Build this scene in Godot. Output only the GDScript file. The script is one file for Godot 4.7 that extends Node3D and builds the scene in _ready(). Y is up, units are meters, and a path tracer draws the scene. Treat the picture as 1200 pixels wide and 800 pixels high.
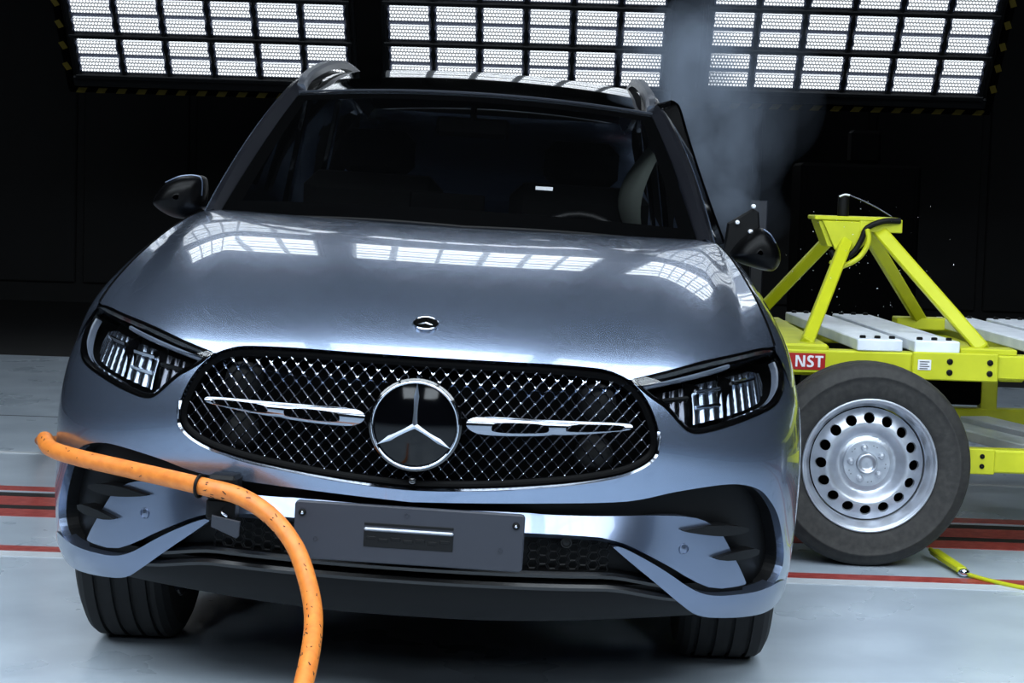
extends Node3D
# A crash-test hall: a silver-blue SUV struck on its left side by a yellow barrier trolley, under banks of LED lamps.
# World: y up, metres, the car's nose at z = 0 pointing to +z; the floor is y = 0.

const ROLL := -0.032            # the car body leans towards the trolley after the blow
const SN := 2.2                 # exponent of the plan curve of the nose
const UK := 0.8
var M := {}
var taken := {}

# ------------------------------------------------------------------ mesh builder
class Mb:
	var v := PackedVector3Array()
	var n := PackedVector3Array()
	var t := PackedVector2Array()
	func tri(a: Vector3, b: Vector3, c: Vector3, na: Vector3, nb: Vector3, nc: Vector3, ta := Vector2(), tb := Vector2(), tc := Vector2()) -> void:
		var g := (b - a).cross(c - a)
		if g.length_squared() < 1e-16:
			return
		if g.dot(na + nb + nc) > 0.0:
			v.append_array([a, c, b]); n.append_array([na, nc, nb]); t.append_array([ta, tc, tb])
		else:
			v.append_array([a, b, c]); n.append_array([na, nb, nc]); t.append_array([ta, tb, tc])
	func quad(a: Vector3, b: Vector3, c: Vector3, d: Vector3, na: Vector3, nb: Vector3, nc: Vector3, nd: Vector3) -> void:
		tri(a, b, c, na, nb, nc)
		tri(a, c, d, na, nc, nd)
	func flat(a: Vector3, b: Vector3, c: Vector3, d: Vector3, out: Vector3) -> void:
		var g := (b - a).cross(d - a)
		if g.length_squared() < 1e-14:
			g = (c - b).cross(d - b)
		g = g.normalized()
		if g.dot(out) < 0.0:
			g = -g
		var q := [Vector2(0, 1), Vector2(1, 1), Vector2(1, 0), Vector2(0, 0)]
		tri(a, b, c, g, g, g, q[0], q[1], q[2])
		tri(a, c, d, g, g, g, q[0], q[2], q[3])
	func ftri(a: Vector3, b: Vector3, c: Vector3, out: Vector3) -> void:
		var g := (b - a).cross(c - a).normalized()
		if g.dot(out) < 0.0:
			g = -g
		tri(a, b, c, g, g, g)
	func mesh() -> ArrayMesh:
		var arr := []
		arr.resize(Mesh.ARRAY_MAX)
		arr[Mesh.ARRAY_VERTEX] = v
		arr[Mesh.ARRAY_NORMAL] = n
		arr[Mesh.ARRAY_TEX_UV] = t
		var m := ArrayMesh.new()
		if v.size():
			m.add_surface_from_arrays(Mesh.PRIMITIVE_TRIANGLES, arr)
		return m

func free_name(called: String) -> String:
	if not taken.has(called):
		taken[called] = 0
		return called
	taken[called] += 1
	return "%s_%03d" % [called, taken[called]]

func put(called: String, m, mat, parent: Node3D = self, xf := Transform3D()) -> MeshInstance3D:
	var o := MeshInstance3D.new()
	o.name = free_name(called)
	o.mesh = m.mesh() if m is Mb else m
	o.material_override = mat
	o.transform = xf
	parent.add_child(o, true)
	return o

func base(called: String, parent: Node3D = self, xf := Transform3D()) -> Node3D:
	var o := Node3D.new()
	o.name = free_name(called)
	o.transform = xf
	parent.add_child(o, true)
	return o

func tag(o: Node, label: String, category: String, group := "", kind := "") -> void:
	o.set_meta("label", label)
	if category: o.set_meta("category", category)
	if group: o.set_meta("group", group)
	if kind: o.set_meta("kind", kind)

# ------------------------------------------------------------------ curves
func cub(x: float, xs: Array, ys: Array) -> float:
	var k := xs.size()
	x = clampf(x, xs[0], xs[k - 1])
	var i := 0
	while i < k - 2 and x >= xs[i + 1]:
		i += 1
	var h: float = xs[i + 1] - xs[i]
	var t: float = (x - xs[i]) / h
	var m0: float = (ys[1] - ys[0]) / (xs[1] - xs[0]) if i == 0 else (ys[i + 1] - ys[i - 1]) / (xs[i + 1] - xs[i - 1])
	var m1: float = (ys[k - 1] - ys[k - 2]) / (xs[k - 1] - xs[k - 2]) if i == k - 2 else (ys[i + 2] - ys[i]) / (xs[i + 2] - xs[i])
	var t2 := t * t
	var t3 := t2 * t
	return (2 * t3 - 3 * t2 + 1) * ys[i] + (t3 - 2 * t2 + t) * h * m0 + (3 * t2 - 2 * t3) * ys[i + 1] + (t3 - t2) * h * m1

func spline(p: Array, per: int, closed := false) -> Array:
	var out := []
	var k := p.size()
	for i in (k if closed else k - 1):
		var a = p[(i - 1 + k) % k] if closed or i > 0 else p[0] * 2 - p[1]
		var b = p[i]
		var c = p[(i + 1) % k]
		var d = p[(i + 2) % k] if closed or i < k - 2 else p[k - 1] * 2 - p[k - 2]
		for j in per:
			out.append(b.cubic_interpolate(c, a, d, float(j) / per))
	if not closed:
		out.append(p[k - 1])
	return out

func chaikin(p: Array, times: int) -> Array:
	for r in times:
		var q := []
		for i in p.size():
			var a = p[i]
			var b = p[(i + 1) % p.size()]
			if a.distance_to(b) < 1e-5:
				q.append(a)
				continue
			q.append(a.lerp(b, 0.25))
			q.append(a.lerp(b, 0.75))
		p = q
	return p

func mirror(half: Array) -> Array:      # a half outline that starts and ends on x = 0
	var full := half.duplicate()
	for i in range(half.size() - 1, -1, -1):
		if half[i].x > 1e-4:
			full.append(Vector2(-half[i].x, half[i].y))
	return full

func flip2(p: Array) -> Array:
	var q := []
	for a in p: q.append(Vector2(-a.x, a.y))
	q.reverse()
	return q

# ------------------------------------------------------------------ shapes
func normal_of(fn: Callable, p: Vector2, sgn: float, e := 0.002) -> Vector3:
	var du: Vector3 = fn.call(p + Vector2(e, 0)) - fn.call(p - Vector2(e, 0))
	var dv: Vector3 = fn.call(p + Vector2(0, e)) - fn.call(p - Vector2(0, e))
	return du.cross(dv).normalized() * sgn

func grid(b: Mb, fn: Callable, us: Array, vs: Array, sgn := 1.0, e := 0.002, uvk := 1.0) -> void:
	var P := []
	var N := []
	for v in vs:
		for u in us:
			var q := Vector2(u, v)
			P.append(fn.call(q))
			N.append(normal_of(fn, q, sgn, e))
	var w := us.size()
	for j in vs.size() - 1:
		for i in w - 1:
			var a := j * w + i
			var t0 := Vector2(us[i], vs[j]) * uvk
			var t1 := Vector2(us[i + 1], vs[j]) * uvk
			var t2 := Vector2(us[i + 1], vs[j + 1]) * uvk
			var t3 := Vector2(us[i], vs[j + 1]) * uvk
			b.tri(P[a], P[a + 1], P[a + w + 1], N[a], N[a + 1], N[a + w + 1], t0, t1, t2)
			b.tri(P[a], P[a + w + 1], P[a + w], N[a], N[a + w + 1], N[a + w], t0, t2, t3)

func steps(a: float, z: float, n: int) -> Array:
	var r := []
	for i in n + 1: r.append(lerpf(a, z, float(i) / n))
	return r

func sheet(b: Mb, fn: Callable, sgn: float, outer: Array, holes: Array, cell: float, off := 0.0) -> void:
	# the part of the surface fn that lies inside an outline, cut cell by cell; normals come from the surface itself
	var op := PackedVector2Array(outer)
	var hp := []
	for h in holes: hp.append(PackedVector2Array(h))
	var lo: Vector2 = outer[0]
	var hi: Vector2 = outer[0]
	for p in outer:
		lo = lo.min(p); hi = hi.max(p)
	var marked := {}
	for loop in [outer] + holes:
		for i in loop.size():
			var a: Vector2 = loop[i]
			var c: Vector2 = loop[(i + 1) % loop.size()]
			var k := int(a.distance_to(c) / cell * 6.0) + 1
			for j in k:
				var q := (a.lerp(c, float(j) / k) - lo) / cell
				for dx in [-0.02, 0.02]:
					for dy in [-0.02, 0.02]:
						marked[Vector2i(floori(q.x + dx), floori(q.y + dy))] = true
	var seen := {}
	var at := func(p: Vector2) -> Array:
		var key := Vector2i(roundi(p.x * 1e5), roundi(p.y * 1e5))
		if not seen.has(key):
			var nn := normal_of(fn, p, sgn)
			seen[key] = [fn.call(p) + nn * off, nn]
		return seen[key]
	for i in int((hi.x - lo.x) / cell) + 1:
		for j in int((hi.y - lo.y) / cell) + 1:
			var o := lo + Vector2(i, j) * cell
			var sq := PackedVector2Array([o, o + Vector2(cell, 0), o + Vector2(cell, cell), o + Vector2(0, cell)])
			var polys := []
			if marked.has(Vector2i(i, j)):
				polys = Geometry2D.intersect_polygons(sq, op)
				for h in hp:
					var next := []
					for q in polys:
						for r in Geometry2D.clip_polygons(q, h):
							next.append(r)
					polys = next
			else:
				var mid := o + Vector2(cell, cell) * 0.5
				if not Geometry2D.is_point_in_polygon(mid, op):
					continue
				var gone := false
				for h in hp:
					if Geometry2D.is_point_in_polygon(mid, h): gone = true
				if gone: continue
				polys = [sq]
			for q in polys:
				if q.size() < 3: continue
				var ix := PackedInt32Array([0, 1, 2, 0, 2, 3]) if q.size() == 4 and not marked.has(Vector2i(i, j)) else Geometry2D.triangulate_polygon(q)
				for k in range(0, ix.size(), 3):
					var A = at.call(q[ix[k]])
					var B = at.call(q[ix[k + 1]])
					var C = at.call(q[ix[k + 2]])
					b.tri(A[0], B[0], C[0], A[1], B[1], C[1], q[ix[k]], q[ix[k + 1]], q[ix[k + 2]])

func skirt(b: Mb, fn: Callable, sgn: float, loop: Array, o1: float, o2: float, closed := true) -> void:
	var P := []
	for p in loop:
		var nn := normal_of(fn, p, sgn)
		var q: Vector3 = fn.call(p)
		P.append([q + nn * o1, q + nn * o2])
	for i in (P.size() if closed else P.size() - 1):
		var a = P[i]
		var c = P[(i + 1) % P.size()]
		var g: Vector3 = (c[0] - a[0]).cross(a[1] - a[0]).normalized()
		if g.length() < 0.5: continue
		b.flat(a[0], c[0], c[1], a[1], g)

func sweep(b: Mb, pts: Array, nrm: Array, prof: Array, closed := false) -> void:
	# a profile of (side, up) points drawn along a path that lies on a surface
	var k := pts.size()
	var rings := []
	for i in k:
		var t: Vector3 = pts[(i + 1) % k] - pts[(i - 1 + k) % k] if closed else pts[mini(i + 1, k - 1)] - pts[maxi(i - 1, 0)]
		t = t.normalized()
		var up: Vector3 = nrm[i] if nrm is Array else nrm
		var side: Vector3 = t.cross(up).normalized()
		var ring := []
		for q in prof: ring.append(pts[i] + side * q.x + up * q.y)
		rings.append([ring, side, up])
	var c := Vector2()
	for q in prof: c += q / prof.size()
	for i in (k if closed else k - 1):
		var A = rings[i]
		var B = rings[(i + 1) % k]
		for j in prof.size():
			var j2 := (j + 1) % prof.size()
			var d: Vector2 = prof[j2] - prof[j]
			var n2 := Vector2(d.y, -d.x).normalized()
			if n2.dot((prof[j] + prof[j2]) * 0.5 - c) < 0: n2 = -n2
			var na: Vector3 = (A[1] * n2.x + A[2] * n2.y).normalized()
			var nb: Vector3 = (B[1] * n2.x + B[2] * n2.y).normalized()
			b.quad(A[0][j], B[0][j], B[0][j2], A[0][j2], na, nb, nb, na)
	if not closed:
		for e in [0, k - 1]:
			var R = rings[e][0]
			var out: Vector3 = pts[0] - pts[1] if e == 0 else pts[k - 1] - pts[k - 2]
			for j in range(1, R.size() - 1):
				b.ftri(R[0], R[j], R[j + 1], out)

func tube(b: Mb, pts: Array, r, sides := 10, closed := false, caps := true) -> void:
	var k := pts.size()
	var up := Vector3.UP
	var t0: Vector3 = (pts[1] - pts[0]).normalized()
	if absf(t0.dot(up)) > 0.9: up = Vector3.RIGHT
	var rings := []
	for i in k:
		var t: Vector3 = pts[(i + 1) % k] - pts[(i - 1 + k) % k] if closed else pts[mini(i + 1, k - 1)] - pts[maxi(i - 1, 0)]
		t = t.normalized()
		up = (up - t * up.dot(t)).normalized()
		var side := t.cross(up)
		var rr: float = r[i] if r is Array else r
		var ring := []
		for j in sides:
			var a := TAU * j / sides
			var d := side * cos(a) + up * sin(a)
			ring.append([pts[i] + d * rr, d])
		rings.append(ring)
	for i in (k if closed else k - 1):
		var A = rings[i]
		var B = rings[(i + 1) % k]
		for j in sides:
			var j2 := (j + 1) % sides
			var u0 := float(i) * 0.1
			b.tri(A[j][0], B[j][0], B[j2][0], A[j][1], B[j][1], B[j2][1], Vector2(u0, float(j) / sides), Vector2(u0 + 0.1, float(j) / sides), Vector2(u0 + 0.1, float(j + 1) / sides))
			b.tri(A[j][0], B[j2][0], A[j2][0], A[j][1], B[j2][1], A[j2][1], Vector2(u0, float(j) / sides), Vector2(u0 + 0.1, float(j + 1) / sides), Vector2(u0, float(j + 1) / sides))
	if caps and not closed:
		for e in [0, k - 1]:
			var out: Vector3 = (pts[0] - pts[1] if e == 0 else pts[k - 1] - pts[k - 2]).normalized()
			var tip: Vector3 = pts[e] + out * (r[e] if r is Array else r) * 0.35
			for j in sides:
				b.ftri(rings[e][j][0], rings[e][(j + 1) % sides][0], tip, out)

func lathe(b: Mb, prof: Array, segs: int, xf := Transform3D(), sharp := true) -> void:
	# profile of (radius, height along local z)
	for i in prof.size() - 1:
		var p: Vector2 = prof[i]
		var q: Vector2 = prof[i + 1]
		var d := q - p
		if d.length() < 1e-6: continue
		var n0 := Vector2(d.y, -d.x).normalized()
		var np := n0
		var nq := n0
		if not sharp:
			if i > 0 and (prof[i] - prof[i - 1]).length() > 1e-6:
				var e: Vector2 = prof[i] - prof[i - 1]
				np = (n0 + Vector2(e.y, -e.x).normalized()).normalized()
			if i < prof.size() - 2 and (prof[i + 2] - prof[i + 1]).length() > 1e-6:
				var e: Vector2 = prof[i + 2] - prof[i + 1]
				nq = (n0 + Vector2(e.y, -e.x).normalized()).normalized()
		for s in segs:
			var a := TAU * s / segs
			var c := TAU * (s + 1) / segs
			var f := func(r: Vector2, an: float) -> Vector3: return xf * Vector3(r.x * cos(an), r.x * sin(an), r.y)
			var g := func(r: Vector2, an: float) -> Vector3: return (xf.basis * Vector3(r.x * cos(an), r.x * sin(an), r.y)).normalized()
			b.quad(f.call(p, a), f.call(p, c), f.call(q, c), f.call(q, a), g.call(np, a), g.call(np, c), g.call(nq, c), g.call(nq, a))

func box(b: Mb, xf: Transform3D, size: Vector3, bev := 0.0) -> void:
	var h := size * 0.5
	bev = minf(bev, minf(h.x, minf(h.y, h.z)) * 0.8)
	for ax in 3:
		for s in [-1.0, 1.0]:
			var u := (ax + 1) % 3
			var w := (ax + 2) % 3
			var q := []
			for c in [[-1, -1], [1, -1], [1, 1], [-1, 1]]:
				var p := Vector3()
				p[ax] = s * h[ax]
				p[u] = c[0] * (h[u] - bev)
				p[w] = c[1] * (h[w] - bev)
				q.append(xf * p)
			var n := Vector3()
			n[ax] = s
			b.flat(q[0], q[1], q[2], q[3], xf.basis * n)
	if bev > 0:
		for ax in 3:
			var u := (ax + 1) % 3
			var w := (ax + 2) % 3
			for su in [-1.0, 1.0]:
				for sw in [-1.0, 1.0]:
					var q := []
					for e in [[-1, 0], [1, 0], [1, 1], [-1, 1]]:
						var p := Vector3()
						p[ax] = e[0] * (h[ax] - bev)
						p[u] = su * (h[u] - (bev if e[1] else 0.0))
						p[w] = sw * (h[w] - (0.0 if e[1] else bev))
						q.append(xf * p)
					var n := Vector3()
					n[u] = su; n[w] = sw
					b.flat(q[0], q[1], q[2], q[3], xf.basis * n)
		for sx in [-1.0, 1.0]:
			for sy in [-1.0, 1.0]:
				for sz in [-1.0, 1.0]:
					var s := Vector3(sx, sy, sz)
					b.ftri(xf * (s * (h - Vector3(0, bev, bev))), xf * (s * (h - Vector3(bev, 0, bev))), xf * (s * (h - Vector3(bev, bev, 0))), xf.basis * s)

func bar(b: Mb, p: Vector3, q: Vector3, w: float, h: float, up := Vector3.UP, bev := 0.004) -> void:
	var z := (q - p).normalized()
	var x := up.cross(z).normalized()
	var y := z.cross(x)
	box(b, Transform3D(Basis(x, y, z), (p + q) * 0.5), Vector3(w, h, p.distance_to(q)), bev)

func prism(b: Mb, poly: Array, depth: float, xf := Transform3D(), bev := 0.0) -> void:
	# an outline in x, y drawn out along z from -depth/2 to depth/2, with chamfered rims
	var pp := PackedVector2Array(poly)
	if Geometry2D.is_polygon_clockwise(pp): pp.reverse()
	var inner := pp
	if bev > 0:
		var k := pp.size()
		var q := PackedVector2Array()
		for i in k:
			var a := (pp[i] - pp[(i - 1 + k) % k]).normalized()
			var c := (pp[(i + 1) % k] - pp[i]).normalized()
			var m := (a.orthogonal() + c.orthogonal()).normalized() * -1.0
			q.append(pp[i] + m * bev)
		inner = q
	var ix := Geometry2D.triangulate_polygon(inner)
	for s in [-1.0, 1.0]:
		var n: Vector3 = xf.basis * Vector3(0, 0, s)
		for k in range(0, ix.size(), 3):
			var c := []
			for j in 3: c.append(xf * Vector3(inner[ix[k + j]].x, inner[ix[k + j]].y, s * depth * 0.5))
			b.tri(c[0], c[1], c[2], n, n, n)
		for i in pp.size():
			var j := (i + 1) % pp.size()
			var d := pp[j] - pp[i]
			var out: Vector3 = xf.basis * Vector3(d.y, -d.x, 0)
			if bev > 0:
				b.flat(xf * Vector3(pp[i].x, pp[i].y, s * (depth * 0.5 - bev)), xf * Vector3(pp[j].x, pp[j].y, s * (depth * 0.5 - bev)), xf * Vector3(inner[j].x, inner[j].y, s * depth * 0.5), xf * Vector3(inner[i].x, inner[i].y, s * depth * 0.5), out.normalized() + n)
	for i in pp.size():
		var j := (i + 1) % pp.size()
		var d := pp[j] - pp[i]
		var hz := depth * 0.5 - bev
		b.flat(xf * Vector3(pp[i].x, pp[i].y, -hz), xf * Vector3(pp[j].x, pp[j].y, -hz), xf * Vector3(pp[j].x, pp[j].y, hz), xf * Vector3(pp[i].x, pp[i].y, hz), xf.basis * Vector3(d.y, -d.x, 0))

func blob(b: Mb, outline: Array, prof: Array, xf := Transform3D()) -> void:
	# rings of an outline, shrunk towards its middle and shifted along z: prof = [[scale, z], ...]
	var c := Vector2()
	for p in outline: c += p / outline.size()
	var fn := func(q: Vector2) -> Vector3:
		var k := outline.size()
		var f := fposmod(q.x, 1.0) * k
		var i := int(f) % k
		var p: Vector2 = outline[i].lerp(outline[(i + 1) % k], f - floorf(f))
		var g := clampf(q.y, 0.0, 1.0) * (prof.size() - 1)
		var j := mini(int(g), prof.size() - 2)
		var s := lerpf(prof[j][0], prof[j + 1][0], g - j)
		var z := lerpf(prof[j][1], prof[j + 1][1], g - j)
		var w := c + (p - c) * s
		return xf * Vector3(w.x, w.y, z)
	var mid := xf * Vector3(c.x, c.y, (prof[0][1] + prof[prof.size() - 1][1]) * 0.5)
	var sgn := 1.0
	var test: Vector3 = fn.call(Vector2(0.02, 0.5))
	if normal_of(fn, Vector2(0.02, 0.5), 1.0, 0.01).dot(test - mid) < 0: sgn = -1.0
	grid(b, fn, steps(0.0, 1.0, outline.size()), steps(0.0, 1.0, (prof.size() - 1) * 2), sgn, 0.008)

func sphere(b: Mb, at: Vector3, r: Vector3, n := 12) -> void:
	var prof := []
	for i in n + 1:
		var a := -PI / 2 + PI * i / n
		prof.append(Vector2(maxf(cos(a), 1e-4), sin(a)))
	lathe(b, prof, n * 2, Transform3D(Basis.from_scale(r), at), false)

func circle(c: Vector2, r: float, n: int) -> Array:
	var p := []
	for i in n: p.append(c + Vector2(cos(TAU * i / n), sin(TAU * i / n)) * r)
	return p

# ------------------------------------------------------------------ materials
func mat(c: Color, rough := 0.5, metal := 0.0) -> StandardMaterial3D:
	var m := StandardMaterial3D.new()
	m.albedo_color = c
	m.roughness = rough
	m.metallic = metal
	return m

func coated(m: StandardMaterial3D, amount := 1.0, rough := 0.02) -> StandardMaterial3D:
	m.clearcoat_enabled = true
	m.clearcoat = amount
	m.clearcoat_roughness = rough
	return m

func pane(c: Color, alpha: float) -> StandardMaterial3D:
	var m := mat(Color(c.r, c.g, c.b, alpha), 0.02)
	m.transparency = BaseMaterial3D.TRANSPARENCY_ALPHA
	return m

func glow(c: Color, power: float) -> StandardMaterial3D:
	var m := mat(Color(0.1, 0.1, 0.1), 0.6)
	m.emission_enabled = true
	m.emission = c
	m.emission_energy_multiplier = power
	return m

func noise_tex(seed_: int, freq: float, lo: Color, hi: Color, size := 512, oct := 4) -> NoiseTexture2D:
	var f := FastNoiseLite.new()
	f.seed = seed_
	f.noise_type = FastNoiseLite.TYPE_SIMPLEX_SMOOTH
	f.frequency = freq
	f.fractal_octaves = oct
	var g := Gradient.new()
	g.set_color(0, lo); g.set_color(1, hi)
	var t := NoiseTexture2D.new()
	t.width = size; t.height = size
	t.seamless = true
	t.noise = f
	t.color_ramp = g
	return t

func tri_map(m: StandardMaterial3D, tex: Texture2D, scale: float, world := false) -> StandardMaterial3D:
	m.albedo_texture = tex
	m.uv1_triplanar = true
	m.uv1_world_triplanar = world
	m.uv1_scale = Vector3.ONE * scale
	return m

func make_materials() -> void:
	M.paint = coated(mat(Color(0.56, 0.62, 0.72), 0.27, 0.93))
	M.silver = coated(mat(Color(0.42, 0.465, 0.55), 0.30, 0.9))
	M.gloss = coated(mat(Color(0.012, 0.012, 0.014), 0.12))
	M.roof = coated(mat(Color(0.01, 0.011, 0.013), 0.06))
	M.black = mat(Color(0.014, 0.015, 0.018), 0.55)
	M.black.metallic_specular = 0.3
	M.deep = mat(Color(0.008, 0.008, 0.009), 0.8)
	M.deep.metallic_specular = 0.12
	M.plastic = mat(Color(0.028, 0.03, 0.034), 0.45)
	M.plastic.metallic_specular = 0.35
	M.plate = mat(Color(0.135, 0.145, 0.18), 0.5)
	M.barchrome = mat(Color(0.55, 0.57, 0.61), 0.12, 1.0)
	M.ridge = mat(Color(0.02, 0.021, 0.024), 0.28)
	M.darkpillar = mat(Color(0.05, 0.055, 0.075), 0.3)  # near-black navy for the pillars, much darker than the body paint
	M.satin = mat(Color(0.012, 0.012, 0.014), 0.4)
	M.satin.metallic_specular = 0.14
	M.chrome = mat(Color(0.86, 0.88, 0.92), 0.07, 1.0)
	M.darkchrome = mat(Color(0.30, 0.31, 0.34), 0.25, 1.0)
	M.reflector = mat(Color(0.56, 0.60, 0.66), 0.26, 1.0)
	M.lens = pane(Color(0.02, 0.02, 0.02), 0.02)
	M.glass = pane(Color(0.02, 0.022, 0.025), 0.3)
	M.sideglass = pane(Color(0.01, 0.01, 0.012), 0.8)
	M.drl = mat(Color(0.34, 0.37, 0.42), 0.3)
	M.rubber = tri_map(mat(Color(1, 1, 1), 0.75), noise_tex(5, 0.02, Color(0.10, 0.10, 0.10), Color(0.22, 0.215, 0.205)), 3.0)
	M.tread = mat(Color(0.02, 0.02, 0.022), 0.8)
	M.steel = tri_map(mat(Color(1, 1, 1), 0.36, 0.75), noise_tex(7, 0.012, Color(0.66, 0.68, 0.72), Color(0.82, 0.84, 0.87)), 2.0)
	M.cloth = mat(Color(0.03, 0.03, 0.033), 0.9)
	M.bag = mat(Color(0.33, 0.36, 0.34), 0.9)
	M.yellow = tri_map(mat(Color(1, 1, 1), 0.45), noise_tex(11, 0.008, Color(0.68, 0.70, 0.07), Color(0.76, 0.77, 0.12)), 1.5)
	M.alu = tri_map(mat(Color(1, 1, 1), 0.4, 0.1), noise_tex(13, 0.01, Color(0.82, 0.85, 0.89), Color(0.92, 0.94, 0.97)), 1.5)
	M.red = mat(Color(0.62, 0.03, 0.03), 0.5)
	M.white = mat(Color(0.85, 0.86, 0.88), 0.6)
	M.orange = tri_map(mat(Color(1, 1, 1), 0.5), noise_tex(17, 0.03, Color(0.70, 0.37, 0.12), Color(0.86, 0.52, 0.20), 256, 5), 4.0)
	M.scuff = mat(Color(0.10, 0.05, 0.02), 0.8)
	M.frame = mat(Color(0.07, 0.075, 0.085), 0.5, 0.3)
	M.module = mat(Color(0.36, 0.38, 0.45), 0.5)
	M.hazy = mat(Color(0.36, 0.31, 0.03), 0.7)
	M.floor = tri_map(mat(Color(1, 1, 1), 0.34), noise_tex(21, 0.006, Color(0.60, 0.645, 0.69), Color(0.70, 0.745, 0.785), 1024, 6), 0.35, true)
	M.floor.roughness_texture = noise_tex(22, 0.01, Color(0.75, 0.75, 0.75), Color(1, 1, 1), 512)
	M.floor_falloff = tri_map(mat(Color(1, 1, 1), 0.7), noise_tex(23, 0.01, Color(0.06, 0.062, 0.066), Color(0.09, 0.093, 0.098), 512), 0.4, true)  # near-black floor colour imitating the light fading towards the back
	M.wall = tri_map(mat(Color(1, 1, 1), 0.85), noise_tex(25, 0.01, Color(0.028, 0.029, 0.033), Color(0.045, 0.046, 0.05), 512), 0.5, true)
	M.stripe_red = tri_map(mat(Color(1, 1, 1), 0.5), noise_tex(27, 0.02, Color(0.50, 0.13, 0.11), Color(0.66, 0.30, 0.27), 512, 5), 2.0, true)
	M.stripe_white = mat(Color(0.72, 0.74, 0.76), 0.55)
	M.groove = mat(Color(0.01, 0.01, 0.01), 0.7)
	# LED strip: a field of small bright lenses
	var im := Image.create(96, 36, false, Image.FORMAT_RGBA8)
	for y in 36:
		for x in 96:
			var row := y / 9
			var dx := fposmod(x + (4.0 if row % 2 else 0.0), 8.0) - 4.0
			var dy := fposmod(float(y), 9.0) - 4.5
			var k := exp(-(dx * dx + dy * dy) / 7.0)
			var e := clampf(0.20 + 0.85 * k, 0, 1)
			im.set_pixel(x, y, Color(e * 0.94, e * 0.97, e))
	M.led = mat(Color(0.2, 0.2, 0.2), 0.5)
	M.led.emission_enabled = true
	M.led.emission = Color.WHITE
	M.led.emission_operator = BaseMaterial3D.EMISSION_OP_MULTIPLY
	M.led.emission_texture = ImageTexture.create_from_image(im)
	M.led.emission_energy_multiplier = 5.0
	M.ledhot = M.led.duplicate()          # lamps aimed at the car
	M.ledhot.emission_energy_multiplier = 14.0

# ------------------------------------------------------------------ the car's skin: a chart (u along the plan curve, y up)
const ZY := [0.2, 0.25, 0.30, 0.39, 0.52, 0.60, 0.70, 0.80, 0.86, 0.93, 1.0]
const ZZ := [-0.085, -0.05, -0.025, -0.012, -0.008, -0.004, 0.0, -0.012, -0.032, -0.09, -0.2]
const WY := [0.2, 0.30, 0.50, 0.70, 0.80, 0.90, 1.0]
const WW := [0.92, 0.948, 0.957, 0.955, 0.945, 0.920, 0.885]
const LY := [0.2, 0.60, 0.75, 0.85, 0.95]
const LL := [0.62, 0.62, 0.70, 0.80, 0.82]

func surf(p: Vector2) -> Vector3:
	var a := absf(p.x) / UK
	var w := cub(p.y, WY, WW)
	var z := cub(p.y, ZY, ZZ)
	var l := cub(p.y, LY, LL)
	if a < PI / 2:
		var t := pow(sin(a), 2.0 / SN)
		return Vector3(w * t * signf(p.x), p.y, z - l * (1.0 - pow(cos(a), 2.0 / SN)))
	return Vector3(w * signf(p.x), p.y, z - l - (a - PI / 2) * UK)

func cu(x: float, y: float) -> Vector2:           # chart place of a point seen from the front
	var t := minf(absf(x) / cub(y, WY, WW), 1.0)
	return Vector2(signf(x) * UK * asin(pow(t, SN / 2.0)), y)

func cz(z: float, y: float) -> Vector2:           # chart place of a point of the side at depth z
	var l := cub(y, LY, LL)
	var w := (cub(y, ZY, ZZ) - z) / l
	if w < 1.0:
		return Vector2(UK * acos(pow(1.0 - maxf(w, 0.0), SN / 2.0)), y)
	return Vector2(UK * PI / 2 + (w - 1.0) * l, y)

func chart(p: Array) -> Array:
	var q := []
	for a in p: q.append(cu(a.x, a.y))
	return q

func out_of(p: Vector2) -> Vector3:
	return normal_of(surf, p, 1.0)

func ccw(p: Array) -> Array:
	if Geometry2D.is_polygon_clockwise(PackedVector2Array(p)):
		p = p.duplicate()
		p.reverse()
	return p

func on(loop: Array, off: float) -> Array:        # chart loop -> [points, normals]
	var P := []
	var N := []
	for q in loop:
		var nn := out_of(q)
		P.append(surf(q) + nn * off)
		N.append(nn)
	return [P, N]

func panel(loop: Array, holes: Array, cell: float, off: float, edge := 0.012) -> Mb:
	var b := Mb.new()
	sheet(b, surf, 1.0, loop, holes, cell, off)
	for l in [loop] + holes: skirt(b, surf, 1.0, l, off, off - edge)
	return b

func bezel(loop: Array, prof: Array, off := 0.0, closed := true) -> Mb:
	var b := Mb.new()
	var q := on(loop, off)
	sweep(b, q[0], q[1], prof, closed)
	return b

# hood
func hood_zb(x: float) -> float:
	return surf(cu(x, hood_yb(x))).z
func hood_yb(x: float) -> float:
	return cub(absf(x), [0.0, 0.25, 0.49, 0.65, 0.8, 0.87], [0.838, 0.836, 0.826, 0.845, 0.873, 0.888])
func hood_zr(x: float) -> float:
	return cub(absf(x), [0.0, 0.3, 0.5, 0.7, 0.78], [-1.19, -1.215, -1.27, -1.37, -1.48])
func hood_a(x: float) -> float:
	return lerpf(2.0, 1.3, smoothstep(0.56, 0.86, absf(x)))
func hood_at(x: float, t: float) -> Vector3:
	var yb := hood_yb(x)
	var yr := cub(absf(x), [0.0, 0.7, 0.78], [1.14, 1.143, 1.135])
	var zb := hood_zb(x)
	return Vector3(x, yb + (yr - yb) * pow(clampf(1.0 - pow(maxf(1.0 - t, 0.0), hood_a(x)), 0.0, 1.0), 0.8), zb + (hood_zr(x) - zb) * t)
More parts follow.
